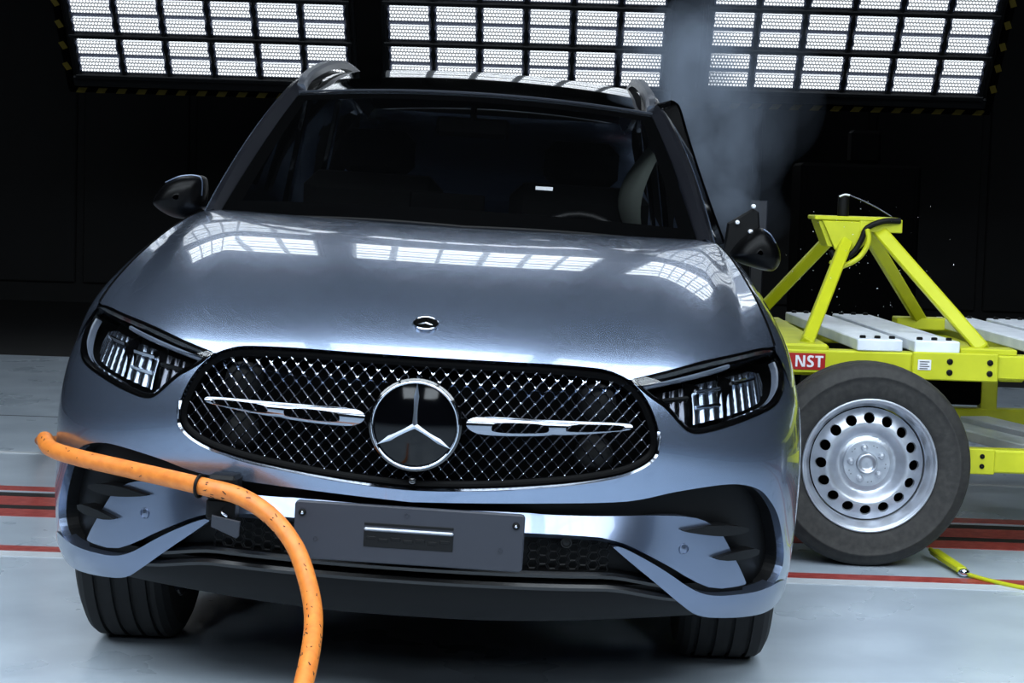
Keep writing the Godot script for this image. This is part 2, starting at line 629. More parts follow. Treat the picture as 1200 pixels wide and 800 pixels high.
func hood_pt(p: Vector2) -> Vector3:              # p.x across -1..1, p.y from front edge to rear
	var x0 := p.x * 0.865
	var yb := hood_yb(x0)
	var e := cub(absf(x0), [0.0, 0.2, 0.31, 0.41, 0.44, 0.465, 0.488, 0.53, 0.564, 0.656, 0.751, 0.829, 0.865], [0.862, 0.862, 0.861, 0.856, 0.851, 0.842, 0.833, 0.842, 0.852, 0.875, 0.891, 0.900, 0.902])
	var r := maxf(e - yb, 0.002) / (1.14 - yb)
	var t0 := 1.0 - pow(maxf(1.0 - pow(r, 1.25), 0.0), 1.0 / hood_a(x0))
	var q := p.y
	var t := t0 + (1.0 - t0) * q * q * (0.4 + 0.6 * q) if q >= 0 else t0
	return hood_at(p.x * lerpf(0.865, 0.768, t), t)

func shut(z: float) -> Vector2:                   # hood shut line, then the belt line, as x, y
	if z < -1.47:
		var k := clampf((-1.47 - z) / 1.0, 0, 1)
		return Vector2(lerpf(0.768, 0.80, k), lerpf(1.135, 1.13, k))
	var lo := 0.0
	var hi := 1.0
	for i in 18:
		var m := (lo + hi) * 0.5
		if hood_at(lerpf(0.865, 0.768, m), m).z > z: lo = m
		else: hi = m
	var h := hood_at(lerpf(0.865, 0.768, lo), lo)
	return Vector2(h.x, h.y)

func shoulder(p: Vector2) -> Vector3:             # p.x = chart u > 0, p.y 0..1 from waist to shut line
	var a := surf(Vector2(p.x, 0.8))
	var s := shut(a.z)
	var c := Vector2(a.x - 0.022, 0.8 + 0.72 * (s.y - 0.8))
	var k := p.y
	var xy := Vector2(a.x, 0.8) * (1 - k) * (1 - k) + c * 2 * k * (1 - k) + Vector2(s.x + 0.003, s.y) * k * k
	return Vector3(xy.x, xy.y, a.z)

func flipx(fn: Callable) -> Callable:
	return func(p: Vector2) -> Vector3:
		var q: Vector3 = fn.call(p)
		return Vector3(-q.x, q.y, q.z)

func roof_y(z: float) -> float:
	return cub(-z, [1.95, 2.05, 2.2, 2.4, 2.7, 3.0, 3.3, 3.9, 4.3], [1.562, 1.583, 1.607, 1.635, 1.668, 1.692, 1.702, 1.675, 1.60])

func make_car() -> void:
	var car := base("car", self, Transform3D(Basis(Vector3.BACK, ROLL), Vector3()))
	tag(car, "silver-blue SUV with a black diamond-mesh grille, struck on its side by the yellow trolley", "car")

	# --- outlines seen from the front, right half, metres
	var grille := ccw(chaikin(mirror([Vector2(0, .862), Vector2(.10, .862), Vector2(.216, .862), Vector2(.315, .861), Vector2(.406, .856), Vector2(.440, .851), Vector2(.463, .844), Vector2(.484, .833), Vector2(.508, .814), Vector2(.533, .783), Vector2(.553, .741), Vector2(.5635, .704), Vector2(.5635, .678), Vector2(.555, .655), Vector2(.53, .634), Vector2(.49, .616), Vector2(.44, .604), Vector2(.376, .592), Vector2(.285, .581), Vector2(.20, .572), Vector2(.107, .565), Vector2(0, .560)]), 2))
	var lamp := ccw(chaikin([Vector2(.489, .834), Vector2(.489, .834), Vector2(.564, .852), Vector2(.656, .875), Vector2(.751, .891), Vector2(.829, .902), Vector2(.866, .894), Vector2(.884, .874), Vector2(.891, .845), Vector2(.889, .812), Vector2(.875, .784), Vector2(.852, .765), Vector2(.812, .752), Vector2(.762, .737), Vector2(.706, .722), Vector2(.660, .713), Vector2(.635, .715), Vector2(.616, .728), Vector2(.594, .751), Vector2(.568, .776), Vector2(.541, .791), Vector2(.512, .812)], 2))
	var strip_edge := [Vector2(0, .531), Vector2(.14, .537), Vector2(.314, .545), Vector2(.459, .5515), Vector2(.529, .5595), Vector2(.608, .577), Vector2(.705, .590), Vector2(.768, .590), Vector2(.821, .573), Vector2(.855, .540), Vector2(.880, .500), Vector2(.90, .440), Vector2(.910, .385), Vector2(.902, .345), Vector2(.875, .315)]
	var blade := [Vector2(.468, .447), Vector2(.468, .447), Vector2(.482, .450), Vector2(.526, .430), Vector2(.595, .391), Vector2(.666, .340), Vector2(.716, .321), Vector2(.783, .318), Vector2(.850, .318), Vector2(.915, .332), Vector2(.926, .31), Vector2(.915, .262), Vector2(.880, .243), Vector2(.762, .257), Vector2(.687, .270), Vector2(.645, .302), Vector2(.574, .362), Vector2(.508, .414)]
	var inset := [Vector2(0, .521), Vector2(.265, .524), Vector2(.31, .521), Vector2(.394, .521), Vector2(.52, .521), Vector2(.57, .520), Vector2(.662, .514), Vector2(.706, .499), Vector2(.740, .472), Vector2(.765, .432), Vector2(.819, .340), Vector2(.815, .331), Vector2(.733, .330), Vector2(.673, .358), Vector2(.588, .413), Vector2(.511, .456), Vector2(.465, .470), Vector2(.435, .477), Vector2(.312, .481), Vector2(0, .483)]
	var lamp_c := chart(lamp)
	var grille_c := chart(grille)

	# --- bumper skin: between grille, headlights and the lower openings
	var right := []
	for p in spline(strip_edge, 4): right.append(cu(p.x, p.y))
	right.append(cu(.87, .295)); right.append(cu(.926, .275))
	for i in 12:
		var a := lerpf(-.26, 1.0, i / 11.0)
		var q := cz(-.88 + .385 * cos(a), .36 + .385 * sin(a))
		if q.x < 1.2: right.append(q)
	right.append(Vector2(1.2, .62)); right.append(Vector2(1.2, .80)); right.append(cu(.905, .86)); right.append(cu(.896, .893)); right.append(cu(.872, .897))
	for p in [Vector2(.85, .885), Vector2(.70, .86), Vector2(.58, .83), Vector2(.512, .822), Vector2(.488, .826), Vector2(.46, .82), Vector2(.3, .80), Vector2(0, .80)]: right.append(cu(p.x, p.y) if p.x > 0 else p)
	var skin := ccw(mirror(right))
	var b := panel(skin, [grille_c, lamp_c, flip2(lamp_c)], 0.014, 0.0, 0.02)
	put("bumper", b, M.paint, car)

	# --- fenders, shoulders, doors and rear quarters
	for s in [1.0, -1.0]:
		var f: Callable = surf if s > 0 else flipx(surf)
		var fen := [Vector2(1.195, .80), Vector2(1.195, .62)]
		for i in 25:
			var a := lerpf(0.3, PI + 0.12, i / 24.0)
			var q := cz(-.88 + .385 * cos(a), .36 + .385 * sin(a))
			if q.x > 1.2: fen.append(q)
		fen.append(cz(-1.55, .30)); fen.append(cz(-1.55, .80))
		var fb := Mb.new()
		sheet(fb, f, s, fen, [], 0.025)
		skirt(fb, f, s, fen, 0.0, -0.02)
		grid(fb, shoulder if s > 0 else flipx(shoulder), steps(cz(-.53, .8).x, cz(-1.555, .8).x, 32), steps(0, 1, 12), s)
		put("fender", fb, M.paint, car)
		var liner := Mb.new()
		var af2 := func(p: Vector2) -> Vector3: return Vector3(s * p.x, .37 + .395 * sin(p.y), -.88 + .395 * cos(p.y))
		grid(liner, af2, steps(.60, .93, 2), steps(-.1, PI + .3, 24), s)
		var ag := func(p: Vector2) -> Vector3: return Vector3(s * .60, .37 + p.x * sin(p.y), -.88 + p.x * cos(p.y))
		grid(liner, ag, steps(.02, .395, 2), steps(-.1, PI + .3, 24), -1.0)
		put("wheel_arch", liner, M.deep, car)
		for k in 2:
			var z0: float = [-1.56, -2.62][k]
			var z1: float = [-2.615, -3.265][k]
			var db := Mb.new()
			grid(db, surf if s > 0 else flipx(surf), steps(cz(z0, .8).x, cz(z1, .8).x, 10), steps(.30, .8, 8), s)
			grid(db, shoulder if s > 0 else flipx(shoulder), steps(cz(z0, .8).x, cz(z1, .8).x, 10), steps(0, 1, 8), s)
			var d := put("door", db, M.paint, car)
			var hb := Mb.new()
			bar(hb, Vector3(s * .950, .93, z1 + .32), Vector3(s * .950, .935, z1 + .10), .02, .03, Vector3.UP, .006)
			put("door_handle", hb, M.paint, d)
		var rq := Mb.new()
		var poly := [cz(-3.27, .80), cz(-3.27, .30)]
		for i in 21:
			var a := lerpf(-.15, PI + .15, i / 20.0)
			poly.append(cz(-3.72 + .40 * cos(a), .366 + .40 * sin(a)))
		poly.append(cz(-4.5, .30)); poly.append(cz(-4.58, .80))
		sheet(rq, f, s, ccw(poly), [], 0.05)
		grid(rq, shoulder if s > 0 else flipx(shoulder), steps(cz(-3.27, .8).x, cz(-4.58, .8).x, 12), steps(0, 1, 8), s)
		put("rear_quarter", rq, M.paint, car)
		# side glass
		var gb := Mb.new()
		var gf := func(p: Vector2) -> Vector3:
			var h := shut(p.x)
			var lean := 1.0 - clampf((p.x + 2.08) / 0.58, 0, 1)
			var top := Vector2(lerpf(.755, .61, lean), lerpf(1.15, minf(roof_y(p.x) - .05, 1.64), lean))
			var q := h.lerp(top, p.y)
			return Vector3(s * (q.x + .02 * sin(PI * p.y)), q.y, p.x)
		grid(gb, gf, steps(-1.52, -4.3, 16), steps(0, 1, 6), -s)
		put("side_window", gb, M.sideglass, car)
	var tg := Mb.new()
	var tf := func(p: Vector2) -> Vector3:
		var wide := lerpf(.94, .60, smoothstep(.7, 1.55, p.y))
		return Vector3(p.x * wide, p.y, -4.62 + .30 * smoothstep(.95, 1.6, p.y) + .12 * p.x * p.x * p.x * p.x)
	grid(tg, tf, steps(-1, 1, 14), steps(.3, 1.58, 14), -1.0)
	put("tailgate", tg, M.paint, car)
	var ub := Mb.new()
	box(ub, Transform3D(Basis(), Vector3(0, .36, -2.62)), Vector3(1.70, .22, 3.0), .04)
	box(ub, Transform3D(Basis(), Vector3(0, .42, -.82)), Vector3(1.16, .30, 1.2), .04)
	box(ub, Transform3D(Basis(), Vector3(0, .60, -.62)), Vector3(1.2, .30, .7), .02)
	put("underbody", ub, M.deep, car)

	# --- hood
	var h := Mb.new()
	var cs := []
	for i in 145: cs.append(lerpf(-1, 1, i / 144.0))
	grid(h, hood_pt, cs, steps(0, 1, 44), -1.0, 0.003)
	var lip := []
	var lipn := []
	for c in cs:
		lip.append(hood_pt(Vector2(c, 0)))
	for i in cs.size() - 1:
		var back := Vector3(0, -.006, -.03)
		h.flat(lip[i], lip[i + 1], lip[i + 1] + back, lip[i] + back, Vector3(0, -1, .2))
	var hood := put("hood", h, M.paint, car)
	for s in [1.0, -1.0]:
		var gap := Mb.new()
		var pp := []
		for i in 21:
			var z := lerpf(-.56, -1.45, i / 20.0)
			var q := shut(z)
			pp.append(Vector3(s * (q.x + .004), q.y - .0035, z))
		tube(gap, pp, .004, 6)
		put("shut_line", gap, M.deep, hood)
	# badge on the hood
	var bp := hood_pt(Vector2(0, .335))
	var bn := Vector3(0, .86, .50)
	var bq := .3
	for q in steps(0.1, 0.6, 50):
		if absf(hood_pt(Vector2(0, q)).y - .928) < absf(bp.y - .928):
			bp = hood_pt(Vector2(0, q))
			bq = q
	bn = normal_of(hood_pt, Vector2(0, bq), 1.0)
	if bn.y < 0: bn = -bn
	bp += bn * .004
	var bx := Transform3D(Basis(Vector3.RIGHT, bn.cross(Vector3.RIGHT).normalized(), bn), bp)
	var bd := Mb.new()
	lathe(bd, [Vector2(.030, -.010), Vector2(.030, .002), Vector2(.028, .0035), Vector2(.0255, .003), Vector2(.0255, .001)], 32, bx)
	var badge := put("hood_badge", bd, M.chrome, hood)
	bd = Mb.new()
	lathe(bd, [Vector2(.0255, .0022), Vector2(.001, .003)], 28, bx)
	put("badge_disc", bd, M.deep, hood)
	bd = Mb.new()
	star(bd, .021, .004, .0016, Transform3D(bx.basis, bp + bn * .0028))
	put("badge_star", bd, M.chrome, hood)

	# --- grille
	var back := Mb.new()
	sheet(back, surf, 1.0, grille_c, [], .04, -.05)
	skirt(back, surf, 1.0, grille_c, 0.0, -.05)
	var gr := put("grille", back, M.deep, car)
	put("grille_frame", bezel(grille_c, [Vector2(.000, -.02), Vector2(-.003, -.007), Vector2(-.008, -.004), Vector2(-.013, -.006), Vector2(-.019, -.010), Vector2(-.020, -.02)]), M.satin, gr)
	var lower := []
	var upper := []
	for q in grille_c:
		if surf(q).y < .72: lower.append(q)
	lower = order_from_left(lower)
	put("grille_trim", bezel(lower, [Vector2(.003, -.008), Vector2(.003, .0015), Vector2(.0015, .0025), Vector2(-.0025, -.003), Vector2(-.002, -.010)], 0.0, false), M.barchrome, gr)
	var inner := []
	for q in grille: inner.append(q.lerp(Vector2(0, .71), .035))
	inner = ccw(inner)
	for q in grille_c:
		if surf(q).y > .82: upper.append(q)
	var wires := Mb.new()
	var studs := Mb.new()
	var inp := PackedVector2Array(inner)
	for i in range(-36, 37):
		for j in range(-9, 10):
			if (i + j) % 2: continue
			var p := Vector2(i * .01575, .716 + j * .0178 - .012 * 0)
			if not Geometry2D.is_point_in_polygon(p, inp): continue
			if p.distance_to(Vector2(0, .711)) < .098: continue
			var wide := absf(p.y - .718) > .024 or absf(p.x) > .51
			for d in [Vector2(1, 1), Vector2(-1, 1), Vector2(1, -1), Vector2(-1, -1)]:
				var e := p + Vector2(d.x * .01575, d.y * .0178)
				var m := p.lerp(e, .5)
				if not Geometry2D.is_point_in_polygon(m, inp): continue
				if m.distance_to(Vector2(0, .711)) < .095: continue
				wire(wires, p, m, .0021, .0017, -.016)
			if wide:
				for d in [Vector2(1, 1), Vector2(-1, 1), Vector2(1, -1), Vector2(-1, -1), Vector2(0, 1)]:
					var e: Vector2 = p + Vector2(d.x * .01575, d.y * .0178) * (.10 + .20 * smoothstep(.72, .85, p.y))
					if Geometry2D.is_point_in_polygon(e, inp): wire(studs, p, e, .0018 + .0014 * smoothstep(.72, .85, p.y), .0012, -.012)
	var gm := put("grille_mesh", wires, M.darkchrome, gr)
	gm.set_meta("kind", "stuff")
	var gs := put("grille_stud", studs, M.chrome, gr)
	gs.set_meta("kind", "stuff")
	for s in [1.0, -1.0]:
		var lv := [Vector2(.112, .721), Vector2(.125, .735), Vector2(.16, .7395), Vector2(.30, .738), Vector2(.484, .737), Vector2(.500, .731), Vector2(.484, .718), Vector2(.30, .7005), Vector2(.155, .695), Vector2(.125, .705)]
		var s1 := [Vector2(.176, .7025), Vector2(.297, .7065), Vector2(.306, .716), Vector2(.299, .7295), Vector2(.180, .729), Vector2(.172, .716)]
		var s2 := [Vector2(.345, .7115), Vector2(.47, .719), Vector2(.484, .7265), Vector2(.468, .7335), Vector2(.35, .7315), Vector2(.340, .72)]
		if s < 0:
			lv = flip2(lv); s1 = flip2(s1); s2 = flip2(s2)
		var lf := func(p: Vector2) -> Vector3:
			var q := surf(p)
			var mid := lerpf(.717, .727, clampf(absf(q.x) / .5, 0, 1))
			var hh := lerpf(.023, .011, clampf((absf(q.x) - .1) / .4, 0, 1))
			return q + Vector3(0, 0, .004 + .009 * (1.0 - pow(clampf((q.y - mid) / hh, -1, 1), 2)))
		var lb := Mb.new()
		var lo := chart(ccw(chaikin(lv, 2)))
		var h1 := chart(ccw(chaikin(s1, 2)))
		var h2 := chart(ccw(chaikin(s2, 2)))
		sheet(lb, lf, 1.0, lo, [h1, h2], .008)
		for l in [lo, h1, h2]:
			for i in l.size():
				var a: Vector3 = lf.call(l[i])
				var c: Vector3 = lf.call(l[(i + 1) % l.size()])
				var d := Vector3(0, 0, -.011)
				lb.flat(a, c, c + d, a + d, (c - a).cross(d))
		put("grille_bar", lb, M.barchrome, gr)
	for s in [1.0, -1.0]:                      # fan motors seen through the mesh
		for k in 2:
			var fm := Mb.new()
			lathe(fm, [Vector2(.048, -.01), Vector2(.045, .004), Vector2(.02, .012), Vector2(.001, .014)], 20, Transform3D(Basis(), surf(cu(s * .41, [.775, .655][k])) + Vector3(0, 0, -.04)), false)
			put("horn_cover", fm, M.black, gr)
	# emblem in the grille
	var ex := Transform3D(Basis(Vector3.RIGHT, -0.03), Vector3(0, .711, .012))
	var eb := Mb.new()
	lathe(eb, [Vector2(.108, -.03), Vector2(.106, -.004), Vector2(.100, 0.0)], 56, ex)
	var em := put("emblem", eb, M.gloss, car)
	eb = Mb.new()
	lathe(eb, [Vector2(.1005, .0), Vector2(.1015, .006), Vector2(.099, .0105), Vector2(.0955, .009), Vector2(.094, .002)], 64, ex, false)
	put("emblem_ring", eb, M.chrome, em)
	eb = Mb.new()
	lathe(eb, [Vector2(.095, .002), Vector2(.088, .004), Vector2(.08, .006), Vector2(.07, .0084), Vector2(.06, .0105), Vector2(.045, .013), Vector2(.03, .0148), Vector2(.015, .0158), Vector2(.001, .0161)], 56, ex, false)
	put("emblem_disc", eb, M.disc, em)
	eb = Mb.new()
	star(eb, .0945, .0205, .0135, Transform3D(ex.basis, ex * Vector3(0, 0, .0085)))
	put("emblem_star", eb, M.silverstar, em)
	eb = Mb.new()
	sphere(eb, surf(cu(0, .583)) + Vector3(0, 0, .002), Vector3(.011, .010, .008), 8)
	put("camera_eye", eb, M.gloss, em)

	# --- headlights
	for s in [1.0, -1.0]:
		headlight(car, lamp if s > 0 else flip2(lamp), s)

	# --- lower front: dark liner, silver inset with bar, blades, fins, mesh, valance
	var zone := ccw(mirror([Vector2(0, .56), Vector2(.5, .585), Vector2(.80, .60), Vector2(.875, .57), Vector2(.90, .5), Vector2(.915, .42), Vector2(.92, .32), Vector2(.80, .30), Vector2(.60, .34), Vector2(.3, .33), Vector2(0, .33)]))
	var lb2 := Mb.new()
	sheet(lb2, surf, 1.0, chart(zone), [], .03, -.05)
	var strip_c := []
	for p in mirror(strip_edge): strip_c.append(cu(p.x, p.y))
	put("intake_liner", lb2, M.black, car)
	var lipb := Mb.new()
	var le := spline(strip_edge, 4)
	var both := []
	for i in range(le.size() - 1, 0, -1): both.append(cu(-le[i].x, le[i].y))
	for p in le: both.append(cu(p.x, p.y))
	skirt(lipb, surf, 1.0, both, -.019, -.05, false)
	put("intake_lip", lipb, M.black, car)
	var inf := func(p: Vector2) -> Vector3:       # the bar leans back between the side panels
		var q := surf(p)
		var k := 1.0 - smoothstep(.40, .64, absf(q.x))
		return q - Vector3(0, 0, (q.y - .505) * .55 * k)
	var ib := Mb.new()
	var il := chart(ccw(chaikin(mirror(inset), 1)))
	sheet(ib, inf, 1.0, il, [], .014, -.014)
	skirt(ib, inf, 1.0, il, -.014, -.044)
	put("bumper_inset", ib, M.silver, car)
	for s in [1.0, -1.0]:
		var bl := ccw(chaikin(blade if s > 0 else flip2(blade), 2))
		put("bumper_blade", panel(chart(bl), [], .014, 0.004, .035), M.silver, car)
		for k in 2:
			var fin: Array = [[Vector2(.800, .484), Vector2(.72, .496), Vector2(.637, .486), Vector2(.634, .482), Vector2(.70, .470), Vector2(.74, .466), Vector2(.80, .470)], [Vector2(.835, .428), Vector2(.78, .428), Vector2(.722, .415), Vector2(.720, .411), Vector2(.76, .404), Vector2(.83, .408)]][k]
			fin = ccw(chaikin(fin if s > 0 else flip2(fin), 1))
			put("intake_fin", panel(chart(fin), [], .02, .002, .04), M.plastic, car)
		var sb := Mb.new()
		var sp := surf(cu(s * .647, .437))
		var sn := out_of(cu(s * .647, .437))
		var sx := Transform3D(Basis(Vector3.UP.cross(sn).normalized(), Vector3.UP, sn).orthonormalized(), sp + sn * -.013)
		lathe(sb, [Vector2(.0135, -.002), Vector2(.0135, .002), Vector2(.0115, .002), Vector2(.011, -.001), Vector2(.001, .001)], 20, sx)
		put("parking_sensor", sb, M.silver, car)
	var ps := Mb.new()
	lathe(ps, [Vector2(.013, -.01), Vector2(.013, .004), Vector2(.010, .004), Vector2(.009, 0.0), Vector2(.001, .001)], 20, Transform3D(Basis(), surf(cu(.361, .452)) + Vector3(0, 0, -.018)))
	put("parking_sensor", ps, M.plastic, car)
	var hx := Mb.new()
	for s in [1.0, -1.0]:
		for i in 8:
			for j in 5:
				var c := Vector2(s * (.285 + i * .0235), .458 - j * .0205 + (.01025 if i % 2 else 0.0))
				if absf(c.x) > .455: continue
				var P := []
				for a in 6: P.append(c + Vector2(cos(a * TAU / 6), sin(a * TAU / 6)) * .0125)
				for a in 6: wire(hx, P[a], P[(a + 1) % 6], .0022, .0022, -.03)
	var hex := put("honeycomb_mesh", hx, M.plastic, car)
	hex.set_meta("kind", "stuff")
	# the two ridges and the valance
	var rd := Mb.new()
	for k in 2:
		var pth := []
		for x in steps(-[.60, .66][k], [.60, .66][k], 40):
			var y: float = [.371, .3435][k] + (-.03 * smoothstep(.45, .66, absf(x)))
			pth.append(cu(x, y))
		var q := on(pth, [-.022, -.012][k])
		sweep(rd, q[0], q[1], [Vector2(-.012, -.02), Vector2(-.010, .004), Vector2(-.004, .012), Vector2(.004, .010), Vector2(.010, -.02)])
	put("bumper_ridge", rd, M.ridge, car)
	var va := Mb.new()
	var vf := func(p: Vector2) -> Vector3:
		var y := lerpf(.352, lerpf(.247, .262, smoothstep(.1, .65, absf(p.x))), p.y)
		var q := surf(cu(p.x, y))
		return q + Vector3(0, 0, -.022 - .02 * p.y * p.y)
	grid(va, vf, steps(-.80, .80, 50), steps(0, 1, 8), -1.0)
	var vg := func(p: Vector2) -> Vector3:
		var q: Vector3 = vf.call(Vector2(p.x, 1.0))
		return q + Vector3(0, .0, -.25 * p.y)
	grid(va, vg, steps(-.80, .80, 30), steps(0, 1, 2), -1.0)
	put("valance", va, M.black, car)

	# --- blank number plate carrier
	var px := Transform3D(Basis(Vector3.RIGHT, 0.02), Vector3(0, .455, .004))
	var pb := Mb.new()
	var pl := []
	for c in [[1, 1, 0], [-1, 1, 1], [-1, -1, 2], [1, -1, 3]]:
		for i in 5:
			var a: float = (c[2] + i / 4.0) * PI / 2
			pl.append(Vector2(c[0] * .253 + cos(a) * .010, c[1] * .0565 + sin(a) * .010))
	prism(pb, pl, .016, px, .003)
	var pt := put("number_plate_carrier", pb, M.plate, car)
	pb = Mb.new()
	box(pb, px * Transform3D(Basis(), Vector3(0, .012, .0095)), Vector3(.205, .008, .012), .003)
	put("carrier_ledge", pb, M.ledge, pt)
	pb = Mb.new()
	box(pb, px * Transform3D(Basis(), Vector3(0, -.010, .009)), Vector3(.204, .038, .003), .001)
	box(pb, px * Transform3D(Basis(), Vector3(0, .0235, .0085)), Vector3(.204, .006, .002), .0005)
	for i in 7:
		box(pb, px * Transform3D(Basis(), Vector3(-.085 + .028 * i, -.008 - .004 * (i % 2), .011)), Vector3(.022, .008, .003), .001)
	put("carrier_clip", pb, M.plastic, pt)
	for sx in [-.245, .243]:
		pb = Mb.new()
		lathe(pb, [Vector2(.009, .007), Vector2(.008, .012), Vector2(.004, .014), Vector2(.001, .012)], 12, px * Transform3D(Basis(), Vector3(sx, .040, 0)))
		put("screw", pb, M.black, pt)
		pb = Mb.new()
		lathe(pb, [Vector2(.0035, .014), Vector2(.002, .0155), Vector2(.0005, .016)], 8, px * Transform3D(Basis(), Vector3(sx, .040, 0)))
		put("screw_centre", pb, M.chrome, pt)
	for c in [Vector2(-.213, -.02), Vector2(.211, -.02), Vector2(-.006, .048)]:
		pb = Mb.new()
		lathe(pb, [Vector2(.006, .007), Vector2(.006, .0095), Vector2(.0045, .0095), Vector2(.004, .008)], 12, px * Transform3D(Basis(), Vector3(c.x, c.y, 0)))
		put("fixing_boss", pb, M.plate, pt)

	# --- tow-eye opening with its hanging cover and the clip that holds the cable
	var tb := Mb.new()
	box(tb, Transform3D(Basis(Vector3.UP, -.08), Vector3(-.432, .537, -.02)), Vector3(.07, .058, .07), .008)
	box(tb, Transform3D(Basis(Vector3.UP, -.08), Vector3(-.432, .487, -.015)), Vector3(.068, .05, .05), .006)
	put("tow_eye_bracket", tb, M.black, car)
	tb = Mb.new()
	var cvx := Transform3D(Basis(Vector3.UP, -.15) * Basis(Vector3.RIGHT, .25) * Basis(Vector3.BACK, -.12), Vector3(-.418, .452, .020))
	prism(tb, [Vector2(-.034, .022), Vector2(.034, .02), Vector2(.034, -.018), Vector2(.028, -.024), Vector2(-.034, -.008)], .006, cvx, .002)
	put("tow_eye_cover", tb, M.plate, car)
	tb = Mb.new()
	tube(tb, spline([Vector3(-.43, .49, .015), Vector3(-.425, .484, .03), Vector3(-.415, .476, .026)], 5), .003, 6)
	put("tether", tb, M.chrome, car)
	car_upper(car)
	car_wheels(car)

func order_from_left(loop: Array) -> Array:
	var q := loop.duplicate()
	q.sort_custom(func(a, c): return a.x < c.x if absf(a.x - c.x) > 1e-6 else a.y > c.y)
	return q

func wire(b: Mb, p: Vector2, q: Vector2, w0: float, w1: float, off: float) -> void:
	# a tapered ridge lying along the skin, p and q as seen from the front
	var A := cu(p.x, p.y)
	var C := cu(q.x, q.y)
	var n := Vector3(0, 0, 1)
	var P := surf(A) + n * off
	var Q := surf(C) + n * off
	var side := (Q - P).cross(n).normalized()
	var up := n * maxf(w0, .002)
	b.flat(P + side * w0, Q + side * w1, Q + up * .8, P + up, side + n)
	b.flat(P - side * w0, Q - side * w1, Q + up * .8, P + up, n - side)

func star(b: Mb, r: float, ri: float, h: float, xf: Transform3D) -> void:
	var top := xf * Vector3(0, 0, h)
	for k in 3:
		var a := PI / 2 + TAU * k / 3
		var tip := xf * Vector3(cos(a) * r, sin(a) * r, h * .25)
		var foot := xf * Vector3(cos(a) * r, sin(a) * r, -h * .3)
		for s in [-1.0, 1.0]:
			var c: float = a + s * PI / 3
			var v := xf * Vector3(cos(c) * ri, sin(c) * ri, -h * .3)
			b.ftri(top, tip, v, xf.basis * Vector3(0, 0, 1))
			b.ftri(tip, foot, v, xf.basis * Vector3(-s * sin(a), s * cos(a), 0))

func headlight(car: Node3D, outline: Array, s: float) -> void:
	var loop := ccw(chart(outline))
	var b := Mb.new()
	sheet(b, surf, 1.0, loop, [], .03, -.075)
	skirt(b, surf, 1.0, loop, 0.0, -.075)
	var hl := put("headlight", b, M.black, car)
	put("headlight_rim", bezel(loop, [Vector2(.002, -.02), Vector2(.002, .0), Vector2(-.006, .001), Vector2(-.013, -.006), Vector2(-.014, -.02)]), M.gloss, hl)
	# brow: a dark wedge above, with the light strip below it
	var brow := [Vector2(.50, .832), Vector2(.564, .849), Vector2(.656, .872), Vector2(.751, .888), Vector2(.83, .898), Vector2(.862, .889), Vector2(.80, .878), Vector2(.735, .868), Vector2(.65, .846), Vector2(.57, .829), Vector2(.51, .820)]
	put("brow", panel(chart(ccw(brow if s > 0 else flip2(brow))), [], .02, -.016, .03), M.gloss, hl)
	var lines := [[Vector2(.507, .815), Vector2(.56, .8275), Vector2(.64, .846), Vector2(.735, .8685)], [Vector2(.872, .868), Vector2(.880, .845), Vector2(.876, .812), Vector2(.862, .788), Vector2(.835, .771), Vector2(.79, .7565), Vector2(.735, .7405), Vector2(.68, .7255)]]
	for k in 2:
		var pth := []
		for p in spline(lines[k], 5): pth.append(cu(s * p.x, p.y))
		var q := on(pth, [-.012, -.016][k])
		var lb := Mb.new()
		var w: float = [.0046, .0032][k]
		sweep(lb, q[0], q[1], [Vector2(-w, -.01), Vector2(-w, .004), Vector2(0, .008), Vector2(w, .004), Vector2(w, -.01)])
		put(["light_strip", "chrome_line"][k], lb, [M.drl, M.drl][k], hl)
	# three reflector modules of upright fins
	var mods := [[Vector2(.752, .858), Vector2(.828, .868), Vector2(.862, .858), Vector2(.868, .832), Vector2(.862, .806), Vector2(.846, .789), Vector2(.752, .760)], [Vector2(.660, .838), Vector2(.742, .856), Vector2(.742, .757), Vector2(.662, .738)], [Vector2(.585, .818), Vector2(.650, .835), Vector2(.652, .742), Vector2(.640, .738), Vector2(.618, .752), Vector2(.588, .782)]]
	for k in 3:
		var mo := ccw(mods[k] if s > 0 else flip2(mods[k]))
		var mb := Mb.new()
		var mf := func(p: Vector2) -> Vector3:
			var q := surf(p)
			var fx: float = absf(sin(q.x * [150.0, 120.0, 130.0][k]))
			var bowl: float = .016 * clampf((q.y - .735) / .14, 0, 1)
			return q - out_of(p) * (.034 + bowl) + Vector3(0, 0, .008 * fx)
		sheet(mb, mf, 1.0, chart(mo), [], .0045)
		put("reflector", mb, [M.reflector, M.reflector, M.darkchrome][k], hl)
		var sh := Mb.new()
		var c: Vector2 = [Vector2(.80, .842), Vector2(.70, .822), Vector2(.615, .80)][k]
		for e in [1, 2, 1][k]:
			var y: float = c.y - e * .038
			var q := []
			for x in steps(c.x - .034, c.x + .030, 8): q.append(cu(s * x, y + (x - c.x) * .12))
			var o := on(q, -.040)
			sweep(sh, o[0], o[1], [Vector2(-.006, -.01), Vector2(-.005, .008), Vector2(.001, .012), Vector2(.005, .006), Vector2(.004, -.01)])
		put("reflector_shelf", sh, [M.chrome, M.chrome, M.plastic][k], hl)
	var dv := Mb.new()
	for x in [.7465, .656]:
		var y0 := .752 if x > .7 else .735
		var P := surf(cu(s * x, y0))
		var Q := surf(cu(s * x, y0 + .10))
		var nn := out_of(cu(s * x, y0 + .05))
		bar(dv, P - nn * .04, Q - nn * .04, .05, .007, nn, .001)
	put("divider", dv, M.gloss, hl)
	var ln := Mb.new()
	sheet(ln, surf, 1.0, loop, [], .02, .001)
	put("lens", ln, M.lens, hl)

